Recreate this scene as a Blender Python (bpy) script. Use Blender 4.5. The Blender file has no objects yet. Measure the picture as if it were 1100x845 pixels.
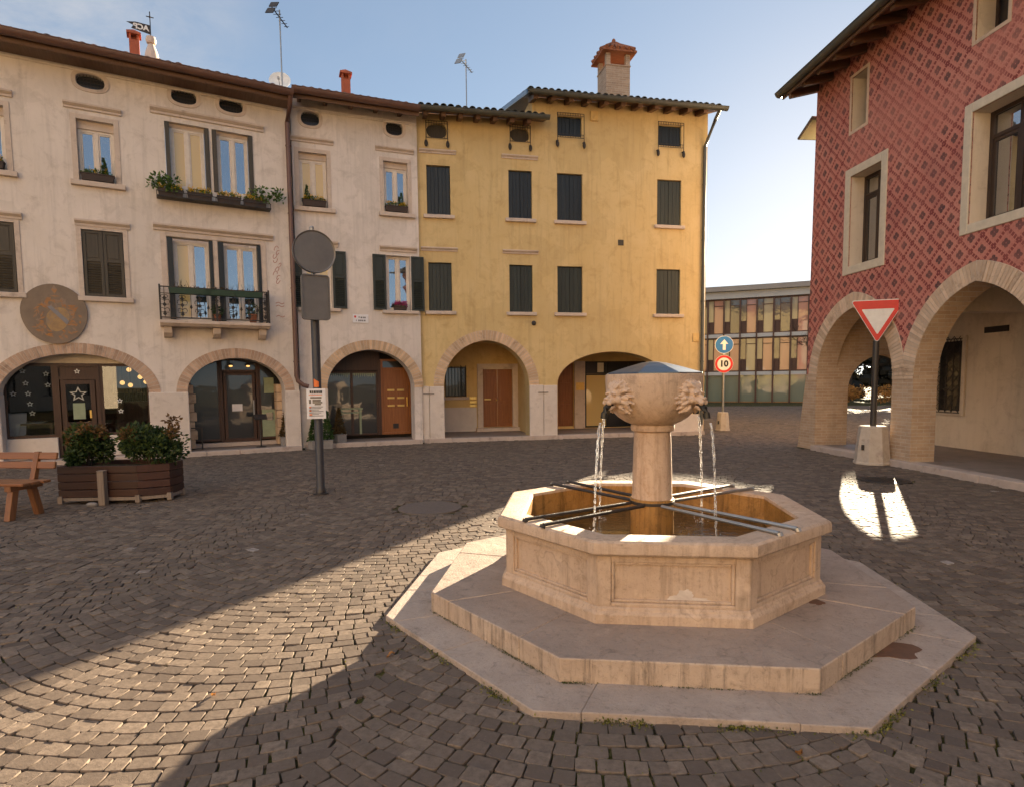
import bpy, bmesh, math, random
import numpy as np
from mathutils import Vector, Matrix
from mathutils.geometry import tessellate_polygon
random.seed(7); RNG = np.random.default_rng(11)
R = math.radians
SC = bpy.context.scene; COL = SC.collection

# ------------------------------------------------------------------ helpers
def tag(o, label=None, cat=None, group=None, kind=None):
    if label: o['label'] = label
    if cat: o['category'] = cat
    if group: o['group'] = group
    if kind: o['kind'] = kind
    return o

def thing(name, label, cat, loc=(0, 0, 0), rz=0.0, group=None):
    o = bpy.data.objects.new(name, None); COL.objects.link(o)
    o.empty_display_size = .1
    o.location = loc; o.rotation_euler = (0, 0, rz)
    return tag(o, label, cat, group)

def kids(o): return [c for c in bpy.data.objects if c.parent == o]
def copy_tree(o, parent=None):
    c = o.copy(); COL.objects.link(c)
    if parent: c.parent = parent
    for ch in kids(o): copy_tree(ch, c)
    return c

class MB:
    """collects faces and links them as ONE mesh object"""
    def __init__(s): s.v = []; s.f = []; s.m = []; s.t = []
    def add(s, vs, fs, mi=0, tone=.5):
        b = len(s.v); s.v += [tuple(p) for p in vs]
        for f in fs: s.f.append([b + i for i in f]); s.m.append(mi); s.t.append(tone)
        return s
    def box(s, x0, x1, y0, y1, z0, z1, mi=0, tone=.5, M=None):
        vs = [Vector(p) for p in [(x0,y0,z0),(x1,y0,z0),(x1,y1,z0),(x0,y1,z0),(x0,y0,z1),(x1,y0,z1),(x1,y1,z1),(x0,y1,z1)]]
        if M is not None: vs = [M @ p for p in vs]
        return s.add(vs, [(0,3,2,1),(4,5,6,7),(0,1,5,4),(1,2,6,5),(2,3,7,6),(3,0,4,7)], mi, tone)
    def prism(s, poly, a0, a1, axis='y', mi=0, tone=.5, cap=True):
        """poly 2D extruded; axis y: poly=(x,z); axis z: poly=(x,y); axis x: poly=(y,z)"""
        def P(p, a):
            return (p[0], a, p[1]) if axis == 'y' else ((p[0], p[1], a) if axis == 'z' else (a, p[0], p[1]))
        n = len(poly)
        vs = [P(p, a0) for p in poly] + [P(p, a1) for p in poly]
        fs = [(i, (i+1) % n, n + (i+1) % n, n + i) for i in range(n)]
        if cap:
            if n > 4:
                tr = tessellate_polygon([[Vector((p[0], p[1], 0)) for p in poly]])
                fs += [tuple(t) for t in tr] + [tuple(n + i for i in t) for t in tr]
            else: fs += [tuple(range(n)), tuple(range(n, 2*n))]
        return s.add(vs, fs, mi, tone)
    def tube(s, path, r, n=8, mi=0, tone=.5, cap=True):
        path = [Vector(p) for p in path]; rs = r if isinstance(r, (list, tuple)) else [r]*len(path)
        vs = []; up = Vector((0, 0, 1))
        for i, p in enumerate(path):
            d = (path[min(i+1, len(path)-1)] - path[max(i-1, 0)]).normalized()
            a = d.cross(up if abs(d.z) < .95 else Vector((1, 0, 0))).normalized(); b = d.cross(a)
            for k in range(n):
                t = 2*math.pi*k/n; vs.append(p + (a*math.cos(t) + b*math.sin(t))*rs[i])
        fs = []
        for i in range(len(path)-1):
            for k in range(n): fs.append((i*n+k, i*n+(k+1) % n, (i+1)*n+(k+1) % n, (i+1)*n+k))
        if cap: fs += [tuple(range(n))[::-1], tuple((len(path)-1)*n+k for k in range(n))]
        return s.add(vs, fs, mi, tone)
    def lathe(s, prof, n=32, c=(0, 0), mi=0, tone=.5, sx=1, sy=1, rot=0):
        vs = []
        for r, z in prof:
            for k in range(n):
                t = 2*math.pi*k/n + rot; vs.append((c[0]+r*sx*math.cos(t), c[1]+r*sy*math.sin(t), z))
        fs = []
        for i in range(len(prof)-1):
            for k in range(n): fs.append((i*n+k, i*n+(k+1) % n, (i+1)*n+(k+1) % n, (i+1)*n+k))
        fs += [tuple(range(n))[::-1], tuple((len(prof)-1)*n+k for k in range(n))]
        return s.add(vs, fs, mi, tone)
    def ell(s, c, r, nu=12, nv=8, mi=0, tone=.5, M=None):
        vs = []; fs = []
        for j in range(nv+1):
            ph = math.pi*j/nv
            for i in range(nu):
                th = 2*math.pi*i/nu
                p = Vector((r[0]*math.sin(ph)*math.cos(th), r[1]*math.sin(ph)*math.sin(th), r[2]*math.cos(ph)))
                if M is not None: p = M @ p
                vs.append(p + Vector(c))
        for j in range(nv):
            for i in range(nu): fs.append((j*nu+i, j*nu+(i+1) % nu, (j+1)*nu+(i+1) % nu, (j+1)*nu+i))
        return s.add(vs, fs, mi, tone)
    def sheet(s, outer, holes=(), y=0.0, mi=0, tone=.5):
        loops = [[Vector((p[0], p[1], 0)) for p in outer]] + [[Vector((p[0], p[1], 0)) for p in h] for h in holes]
        flat = [p for l in loops for p in l]
        tr = tessellate_polygon(loops)
        fs = []
        for t in tr:
            a, b, c = (flat[i] for i in t)
            cr = (b.x-a.x)*(c.y-a.y) - (b.y-a.y)*(c.x-a.x)
            fs.append(tuple(t) if cr > 0 else tuple(t)[::-1])
        return s.add([(p.x, y, p.y) for p in flat], fs, mi, tone)
    def strip(s, loop, y0, y1, closed=True, mi=0, tone=.5):
        n = len(loop); vs = [(p[0], y0, p[1]) for p in loop] + [(p[0], y1, p[1]) for p in loop]
        return s.add(vs, [(i, (i+1) % n, n+(i+1) % n, n+i) for i in range(n if closed else n-1)], mi, tone)
    def build(s, name, mats, parent=None, smooth=False, bevel=0, loc=None, rot=None, angle=40, segs=2):
        me = bpy.data.meshes.new(name); me.from_pydata(s.v, [], s.f)
        ml = mats if isinstance(mats, (list, tuple)) else [mats]
        for m in ml: me.materials.append(m)
        if len(ml) > 1: me.polygons.foreach_set('material_index', s.m)
        at = me.attributes.new('tone', 'FLOAT', 'FACE'); at.data.foreach_set('value', s.t)
        if bevel or smooth:
            bm = bmesh.new(); bm.from_mesh(me); bmesh.ops.recalc_face_normals(bm, faces=bm.faces); bm.to_mesh(me); bm.free()
        if smooth:
            me.polygons.foreach_set('use_smooth', [True]*len(me.polygons))
            me.set_sharp_from_angle(angle=R(angle))
        me.update()
        o = bpy.data.objects.new(name, me); COL.objects.link(o)
        if parent: o.parent = parent
        if loc: o.location = loc
        if rot: o.rotation_euler = rot
        if bevel:
            b = o.modifiers.new('bevel', 'BEVEL'); b.width = bevel; b.segments = segs; b.limit_method = 'ANGLE'; b.angle_limit = R(35)
        return o

def text_mb(s, size, ext=.002, bold=0.0, mirror=False, spacing=1.0):
    cu = bpy.data.curves.new('txt', 'FONT'); cu.body = s; cu.size = size; cu.extrude = ext; cu.offset = bold
    cu.align_x = 'CENTER'; cu.align_y = 'CENTER'; cu.space_character = spacing; cu.resolution_u = 3
    o = bpy.data.objects.new('txt', cu); COL.objects.link(o)
    dg = bpy.context.evaluated_depsgraph_get(); me = bpy.data.meshes.new_from_object(o.evaluated_get(dg))
    m = MB(); k = -1 if mirror else 1
    m.add([(v.co.x*k, -v.co.z, v.co.y) for v in me.vertices], [tuple(p.vertices) for p in me.polygons])
    bpy.data.objects.remove(o); bpy.data.curves.remove(cu); bpy.data.meshes.remove(me)
    return m
def merge(dst, src, off=(0, 0, 0), mi=0, M=None):
    vs = [Vector(p) for p in src.v]
    if M is not None: vs = [M @ p for p in vs]
    return dst.add([p + Vector(off) for p in vs], src.f, mi)

class Plane:
    """a facade: origin on the ground, heading of its u axis; local x=u, y=inwards, z=up"""
    def __init__(s, o, deg):
        s.o = Vector((o[0], o[1], 0)); s.a = R(deg); s.t = Vector((math.cos(s.a), math.sin(s.a), 0)); s.n = Vector((-math.sin(s.a), math.cos(s.a), 0))
    def w(s, u, y, z): p = s.o + s.t*u + s.n*y; return Vector((p.x, p.y, z))
    def loc(s, X, Y): d = Vector((X, Y, 0)) - s.o; return d.dot(s.t), d.dot(s.n)
PA = Plane((-7.56, 14.03), 29.5); PB = Plane((-4.13, 16.0), 21.0); PC = Plane((1.35, 17.56), 11.75); PD = Plane((7.05, 14.42), -85.5)

# ------------------------------------------------------------------ materials
def new_mat(name):
    m = bpy.data.materials.new(name); m.use_nodes = True; nt = m.node_tree
    bs = nt.nodes['Principled BSDF']; return m, nt, bs
def nd(nt, typ, **kw):
    n = nt.nodes.new(typ)
    for k, v in kw.items():
        if k.startswith('i_'): n.inputs[k[2:].replace('_', ' ')].default_value = v
        else: setattr(n, k, v)
    return n
def lk(nt, a, b): nt.links.new(a, b)
def mixc(nt, fac, a, b, blend='MIX'):
    n = nt.nodes.new('ShaderNodeMix'); n.data_type = 'RGBA'; n.blend_type = blend; n.clamp_factor = True
    for sock, v in ((n.inputs[0], fac), (n.inputs[6], a), (n.inputs[7], b)):
        if hasattr(v, 'is_output'): lk(nt, v, sock)
        elif isinstance(v, (int, float)): sock.default_value = v
        else: sock.default_value = (*v, 1) if len(v) == 3 else v
    return n.outputs[2]
def ramp(nt, src, p0, p1, c0=(0, 0, 0, 1), c1=(1, 1, 1, 1)):
    n = nt.nodes.new('ShaderNodeValToRGB'); e = n.color_ramp.elements
    e[0].position = p0; e[1].position = p1; e[0].color = c0; e[1].color = c1
    lk(nt, src, n.inputs[0]); return n.outputs[0]
def math_(nt, op, a, b=None, c=None):
    n = nt.nodes.new('ShaderNodeMath'); n.operation = op
    for i, v in enumerate((a, b, c)):
        if v is None: continue
        if hasattr(v, 'is_output'): lk(nt, v, n.inputs[i])
        else: n.inputs[i].default_value = v
    return n.outputs[0]
def coords(nt, scale=(1, 1, 1)):
    tc = nt.nodes.new('ShaderNodeTexCoord'); mp = nt.nodes.new('ShaderNodeMapping')
    lk(nt, tc.outputs['Object'], mp.inputs[0]); mp.inputs['Scale'].default_value = scale
    return mp.outputs[0]
def noise(nt, vec, scale, detail=5, rough=.6, dist=0):
    n = nd(nt, 'ShaderNodeTexNoise'); n.inputs['Scale'].default_value = scale; n.inputs['Detail'].default_value = detail
    n.inputs['Roughness'].default_value = rough; n.inputs['Distortion'].default_value = dist
    lk(nt, vec, n.inputs['Vector']); return n.outputs['Fac']
def bump(nt, bs, src, strength, dist=.01):
    b = nt.nodes.new('ShaderNodeBump'); b.inputs['Strength'].default_value = strength; b.inputs['Distance'].default_value = dist
    lk(nt, src, b.inputs['Height'])
    if bs.inputs['Normal'].is_linked:
        lk(nt, bs.inputs['Normal'].links[0].from_socket, b.inputs['Normal'])
    lk(nt, b.outputs[0], bs.inputs['Normal'])
def tonenode(nt): return nd(nt, 'ShaderNodeAttribute', attribute_name='tone').outputs['Fac']

def surf(name, c1, c2, scale=3, rough=.8, bmp=.3, bscale=60, c3=None, s3=.8, t3=(.55, .7), tone=0, spec=.3, metallic=0, stretch=(1, 1, 1), bdist=.01, detail=6):
    """weathered surface: two colours mixed by noise, a third one in blotches, fine bump"""
    m, nt, bs = new_mat(name); v = coords(nt, stretch)
    f = ramp(nt, noise(nt, v, scale, detail, .65), .3, .7)
    col = mixc(nt, f, c1, c2)
    if c3 is not None:
        g = ramp(nt, noise(nt, v, s3, 7, .7, .4), t3[0], t3[1]); col = mixc(nt, g, col, c3)
    if tone:
        t = tonenode(nt); k = math_(nt, 'MULTIPLY_ADD', t, 2*tone, 1-tone)
        n = nt.nodes.new('ShaderNodeVectorMath'); n.operation = 'SCALE'; lk(nt, col, n.inputs[0]); lk(nt, k, n.inputs['Scale']); col = n.outputs[0]
    lk(nt, col, bs.inputs['Base Color']); bs.inputs['Roughness'].default_value = rough
    bs.inputs['Specular IOR Level'].default_value = spec; bs.inputs['Metallic'].default_value = metallic
    if bmp:
        bump(nt, bs, noise(nt, v, bscale, 4, .6), bmp, bdist)
    return m

def plaster(name, c, stain, light, drip=.5):
    """old lime plaster: patchy tint, worn pale spots, vertical rain streaks, trowel bump"""
    m, nt, bs = new_mat(name); v = coords(nt)
    col = mixc(nt, ramp(nt, noise(nt, v, .9, 8, .65, .3), .35, .7), c, light)
    col = mixc(nt, math_(nt, 'MULTIPLY', ramp(nt, noise(nt, v, 2.6, 9, .75, .6), .5, .7), .85), col, stain)
    vs = coords(nt, (5, 5, .35))
    col = mixc(nt, math_(nt, 'MULTIPLY', ramp(nt, noise(nt, vs, 1.3, 6, .7), .5, .8), drip), col, [x*.55 for x in stain])
    col = mixc(nt, math_(nt, 'MULTIPLY', ramp(nt, noise(nt, v, 22, 6, .7), .6, .75), .22), col, [x*.62 for x in c])
    col = mixc(nt, math_(nt, 'MULTIPLY', ramp(nt, noise(nt, v, 9, 8, .8, 1.2), .62, .7), .4), col, [min(1, x*1.25) for x in light])
    vr = nd(nt, 'ShaderNodeTexVoronoi'); vr.inputs['Scale'].default_value = .75; wv = nt.nodes.new('ShaderNodeVectorMath'); wv.operation = 'MULTIPLY_ADD'; nz = nd(nt, 'ShaderNodeTexNoise'); nz.inputs['Scale'].default_value = 2.5; nz.inputs['Detail'].default_value = 6; lk(nt, v, nz.inputs['Vector'])
    lk(nt, nz.outputs['Color'], wv.inputs[0]); wv.inputs[1].default_value = (.7, .7, .7); lk(nt, v, wv.inputs[2]); lk(nt, wv.outputs[0], vr.inputs['Vector'])
    sx = nt.nodes.new('ShaderNodeSeparateXYZ'); lk(nt, vr.outputs['Color'], sx.inputs[0])
    col = mixc(nt, math_(nt, 'MULTIPLY', math_(nt, 'GREATER_THAN', sx.outputs[0], .72), .28), col, [x*.80 for x in c]); col = mixc(nt, math_(nt, 'MULTIPLY', math_(nt, 'LESS_THAN', sx.outputs[1], .16), .3), col, light)   # old repairs
    lk(nt, col, bs.inputs['Base Color']); bs.inputs['Roughness'].default_value = .92; bs.inputs['Specular IOR Level'].default_value = .15
    bump(nt, bs, noise(nt, v, 3.0, 5, .6), .25, .05); bump(nt, bs, noise(nt, v, 45, 5, .7), .35, .008)
    return m

def brick_mat(name, c1, c2, mortar, bw=.25, bh=.065):
    m, nt, bs = new_mat(name)
    tc = nt.nodes.new('ShaderNodeTexCoord'); sp = nt.nodes.new('ShaderNodeSeparateXYZ'); lk(nt, tc.outputs['Object'], sp.inputs[0])
    cb = nt.nodes.new('ShaderNodeCombineXYZ'); lk(nt, math_(nt, 'ADD', sp.outputs[0], sp.outputs[1]), cb.inputs[0]); lk(nt, sp.outputs[2], cb.inputs[1])
    b = nt.nodes.new('ShaderNodeTexBrick'); lk(nt, cb.outputs[0], b.inputs['Vector'])
    b.inputs['Scale'].default_value = 1; b.inputs['Brick Width'].default_value = bw; b.inputs['Row Height'].default_value = bh
    b.inputs['Mortar Size'].default_value = .007; b.inputs['Mortar Smooth'].default_value = .3; b.inputs['Bias'].default_value = 0
    b.inputs['Color1'].default_value = (*c1, 1); b.inputs['Color2'].default_value = (*c2, 1); b.inputs['Mortar'].default_value = (*mortar, 1)
    v = coords(nt)
    col = mixc(nt, math_(nt, 'MULTIPLY', ramp(nt, noise(nt, v, 3, 8, .75), .4, .75), .6), b.outputs['Color'], [x*.55 for x in c1])
    col = mixc(nt, math_(nt, 'MULTIPLY', ramp(nt, noise(nt, v, 14, 6, .75), .5, .7), .5), col, mortar)
    lk(nt, col, bs.inputs['Base Color']); bs.inputs['Roughness'].default_value = .93; bs.inputs['Specular IOR Level'].default_value = .15
    bump(nt, bs, math_(nt, 'SUBTRACT', 1, b.outputs['Fac']), .6, .012); bump(nt, bs, noise(nt, v, 40, 5, .7), .5, .01)
    return m

def glass_pane(name, dark=(.02, .022, .025), fac=.4, rough=.015, wav=.04, fr=.6):
    m, nt, bs = new_mat(name); out = nt.nodes['Material Output']
    bs.inputs['Base Color'].default_value = (*dark, 1); bs.inputs['Roughness'].default_value = .3
    g = nt.nodes.new('ShaderNodeBsdfGlossy'); g.inputs['Roughness'].default_value = rough; g.inputs['Color'].default_value = (.85, .9, .95, 1)
    mx = nt.nodes.new('ShaderNodeMixShader'); lw = nt.nodes.new('ShaderNodeLayerWeight'); lw.inputs['Blend'].default_value = .35
    lk(nt, math_(nt, 'MULTIPLY_ADD', lw.outputs['Fresnel'], fr, fac), mx.inputs[0]); lk(nt, bs.outputs[0], mx.inputs[1]); lk(nt, g.outputs[0], mx.inputs[2]); lk(nt, mx.outputs[0], out.inputs[0])
    v = coords(nt); b = nt.nodes.new('ShaderNodeBump'); b.inputs['Strength'].default_value = wav; b.inputs['Distance'].default_value = .05
    lk(nt, noise(nt, v, 2.5, 2, .5), b.inputs['Height']); lk(nt, b.outputs[0], g.inputs['Normal'])
    return m
def clear_glass(name, fac=.12):
    m, nt, bs = new_mat(name); out = nt.nodes['Material Output']
    t = nt.nodes.new('ShaderNodeBsdfTransparent'); t.inputs[0].default_value = (.86, .88, .88, 1)
    g = nt.nodes.new('ShaderNodeBsdfGlossy'); g.inputs['Roughness'].default_value = .01
    mx = nt.nodes.new('ShaderNodeMixShader'); lw = nt.nodes.new('ShaderNodeLayerWeight'); lw.inputs['Blend'].default_value = .3
    lk(nt, math_(nt, 'MULTIPLY_ADD', lw.outputs['Fresnel'], .7, fac), mx.inputs[0]); lk(nt, t.outputs[0], mx.inputs[1]); lk(nt, g.outputs[0], mx.inputs[2]); lk(nt, mx.outputs[0], out.inputs[0])
    return m
def flat(name, c, rough=.6, metallic=0, spec=.4, emit=0):
    m, nt, bs = new_mat(name); bs.inputs['Roughness'].default_value = rough; bs.inputs['Metallic'].default_value = metallic
    bs.inputs['Specular IOR Level'].default_value = spec
    v = coords(nt); col = mixc(nt, ramp(nt, noise(nt, v, 7, 6, .7), .3, .75), c, [x*.78 for x in c]); lk(nt, col, bs.inputs['Base Color'])
    if emit: bs.inputs['Emission Color'].default_value = (*c, 1); bs.inputs['Emission Strength'].default_value = emit
    return m
def wood(name, c1, c2, axis=0, rough=.6, scale=1):
    st = [14*scale]*3; st[axis] = .8*scale
    m = surf(name, c1, c2, 2.2, rough, .25, 9, stretch=st, spec=.35, bdist=.004, c3=[x*.5 for x in c1], s3=.9, t3=(.58, .75), tone=.25); return m
def leafmat(name, dark, light, trans=.3):
    m, nt, bs = new_mat(name); out = nt.nodes['Material Output']
    col = mixc(nt, tonenode(nt), dark, light); lk(nt, col, bs.inputs['Base Color']); bs.inputs['Roughness'].default_value = .5; bs.inputs['Specular IOR Level'].default_value = .3
    tr = nt.nodes.new('ShaderNodeBsdfTranslucent'); lk(nt, col, tr.inputs[0]); mx = nt.nodes.new('ShaderNodeMixShader'); mx.inputs[0].default_value = trans
    lk(nt, bs.outputs[0], mx.inputs[1]); lk(nt, tr.outputs[0], mx.inputs[2]); lk(nt, mx.outputs[0], out.inputs[0]); return m

M = {}
M['pink'] = plaster('cream_plaster', (.63, .545, .475), (.48, .40, .345), (.70, .61, .545))
M['pinkb'] = plaster('rose_plaster', (.62, .54, .48), (.47, .40, .35), (.69, .605, .55))
M['yellow'] = plaster('ochre_plaster', (.56, .40, .185), (.45, .31, .135), (.61, .455, .235), .5)
M['creamin'] = plaster('arcade_plaster', (.60, .50, .39), (.45, .36, .27), (.66, .56, .45), .3)
M['yellowin'] = plaster('arcade_ochre', (.60, .40, .16), (.45, .28, .1), (.65, .45, .2), .3)
M['trim'] = surf('trim_stone', (.58, .47, .39), (.48, .38, .31), 5, .85, .3, 50, c3=(.32, .25, .2), s3=2.2)
M['palestone'] = surf('pale_pier_stone', (.64, .55, .48), (.56, .475, .41), 4, .88, .5, 30, c3=(.42, .34, .29), s3=2.6, t3=(.55, .75))
M['ringA'] = surf('arch_brick', (.42, .27, .19), (.52, .37, .27), 6, .92, .5, 50, tone=.2, c3=(.25, .17, .13), s3=3)
M['ringB'] = surf('arch_brick_ochre', (.50, .33, .20), (.58, .42, .29), 6, .92, .5, 50, tone=.2, c3=(.3, .2, .12), s3=3)
M['ringD'] = surf('arch_brick_pale', (.52, .37, .25), (.60, .46, .34), 6, .92, .5, 50, tone=.18, c3=(.34, .24, .16), s3=3)
M['mortar'] = surf('mortar', (.54, .44, .35), (.44, .35, .27), 20, .95, .5, 60)
M['brickD'] = brick_mat('pier_brick', (.52, .37, .25), (.42, .28, .18), (.52, .42, .32))
M['brickchim'] = brick_mat('chimney_brick', (.44, .31, .22), (.33, .22, .15), (.46, .38, .3))
M['redchim'] = surf('red_terracotta', (.45, .12, .06), (.33, .09, .05), 6, .9, .4, 40)
M['tile'] = surf('roof_tile', (.22, .12, .085), (.13, .085, .07), 5, .9, .5, 30, c3=(.09, .085, .06), s3=2.5, tone=.35)
M['tilegrey'] = surf('mossy_roof_tile', (.16, .125, .09), (.10, .095, .07), 5, .9, .5, 30, c3=(.075, .085, .05), s3=2.5, tone=.35)
M['gutbrown'] = surf('brown_gutter', (.15, .075, .055), (.11, .055, .042), 3, .45, .1, 20, spec=.5)
M['gutgreen'] = surf('weathered_copper_gutter', (.085, .08, .062), (.06, .06, .05), 3, .5, .1, 20, spec=.5)
M['rafter'] = wood('rafter_wood', (.10, .052, .03), (.16, .085, .05), 1)
M['soffit'] = wood('soffit_board', (.20, .12, .075), (.13, .075, .045), 0)
M['shutbrown'] = wood('brown_shutter', (.075, .06, .042), (.045, .037, .028), 2, .55)
M['shutgreen'] = wood('dark_green_shutter', (.030, .036, .030), (.018, .023, .021), 2, .5)
M['shutblack'] = wood('blue_black_shutter', (.018, .023, .027), (.011, .015, .019), 2, .45)
M['winwhite'] = surf('white_window_frame', (.68, .60, .52), (.58, .5, .43), 8, .5, .1, 30)
M['winbrown'] = wood('brown_window_frame', (.06, .035, .022), (.035, .022, .016), 2, .45)
M['pane'] = glass_pane('window_glass')
M['panecurt'] = glass_pane('curtained_glass', (.60, .42, .15), .06, .03, fr=.2)
M['panedark'] = glass_pane('dark_shop_glass', (.010, .010, .011), .015, .02)
M['clear'] = clear_glass('clear_shop_glass', .04)
M['iron'] = surf('wrought_iron', (.022, .02, .019), (.04, .028, .022), 20, .55, .3, 60, spec=.4)
M['pole'] = surf('dark_pole_paint', (.034, .027, .024), (.022, .018, .017), 12, .45, .15, 60, spec=.5)
M['signback'] = surf('grey_sign_back', (.15, .135, .125), (.12, .108, .10), 5, .42, .06, 30, metallic=.35, spec=.5)
M['galv'] = surf('galvanised_steel', (.36, .35, .33), (.28, .27, .26), 8, .38, .1, 40, metallic=.7)
M['door'] = wood('orange_door_wood', (.30, .11, .035), (.20, .07, .022), 2, .38)
M['bench'] = wood('bench_wood', (.26, .105, .040), (.17, .066, .025), 0, .42)
M['benchz'] = wood('bench_leg_wood', (.24, .098, .038), (.155, .062, .024), 2, .42)
M['planter'] = wood('planter_wood', (.055, .020, .013), (.034, .013, .009), 0, .5)
M['postwood'] = wood('grey_post_wood', (.26, .20, .16), (.17, .13, .1), 2, .8)
M['brass'] = surf('polished_brass', (.75, .50, .16), (.62, .40, .12), 8, .28, .05, 40, metallic=.9)
M['white'] = flat('white_paint', (.78, .76, .72)); M['cream'] = flat('cream_paint', (.62, .53, .40)); M['black'] = flat('black_paint', (.012, .012, .012), .5)
M['paper'] = flat('paper', (.74, .71, .72), .8); M['red'] = flat('sign_red', (.62, .018, .015), .35); M['blue'] = flat('sign_blue', (.02, .16, .45), .35)
M['greenpap'] = flat('pale_green_card', (.30, .34, .22), .8); M['orange'] = flat('orange_sticker', (.75, .18, .04), .6)
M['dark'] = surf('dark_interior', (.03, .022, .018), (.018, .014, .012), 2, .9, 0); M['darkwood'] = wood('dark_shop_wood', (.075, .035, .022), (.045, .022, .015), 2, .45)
M['lamp'] = flat('lamp_glow', (1, .52, .16), .4, emit=.28); M['cloth'] = flat('white_cloth', (.72, .71, .72), .9)
M['leaf'] = leafmat('shrub_leaf', (.020, .038, .010), (.075, .105, .024)); M['leafred'] = leafmat('nandina_leaf', (.10, .045, .015), (.20, .11, .035))
M['conifer'] = leafmat('conifer_needle', (.022, .05, .012), (.075, .13, .03)); M['coniferdry'] = leafmat('brown_conifer', (.07, .045, .018), (.14, .085, .03))
M['vine'] = leafmat('broad_leaf', (.035, .07, .012), (.12, .19, .035)); M['petal'] = leafmat('yellow_petal', (.65, .34, .01), (.80, .52, .02)); M['magenta'] = leafmat('magenta_petal', (.35, .015, .12), (.55, .04, .22))
M['woodleaf'] = leafmat('winter_crown', (.012, .012, .008), (.05, .042, .022), .1); M['hedge'] = leafmat('rust_hedge_leaf', (.26, .11, .025), (.50, .25, .06)); M['bark'] = surf('bark', (.07, .052, .04), (.045, .033, .026), 8, .9, .5, 20)
M['litter'] = leafmat('dry_leaf', (.26, .10, .025), (.34, .18, .06)); M['moss'] = leafmat('moss', (.035, .045, .01), (.20, .185, .035), .1)
M['trough2'] = flat('dim_plaster', (.30, .23, .15), .9); M['trough'] = surf('brown_trough', (.055, .034, .026), (.04, .026, .02), 8, .6, .1, 30); M['greentr'] = flat('green_trough', (.018, .045, .02), .5)
M['terracotta'] = surf('terracotta', (.30, .11, .055), (.22, .08, .04), 8, .85, .2, 40); M['greypot'] = surf('grey_concrete', (.28, .25, .23), (.2, .18, .165), 6, .9, .4, 40)
M['concrete'] = surf('sign_base_concrete', (.50, .42, .34), (.42, .34, .27), 9, .92, .5, 60, c3=(.3, .24, .2), s3=4)
M['bronze'] = surf('spout_bronze', (.06, .052, .04), (.035, .032, .028), 20, .45, .2, 60, metallic=.6)
M['curbst'] = surf('kerb_stone', (.50, .40, .34), (.40, .32, .27), 4, .85, .35, 40, c3=(.26, .2, .17), s3=2.2)
M['arcfloor'] = surf('arcade_floor', (.26, .20, .165), (.19, .15, .125), 3, .6, .25, 30, c3=(.14, .11, .095), s3=1.5)
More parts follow.
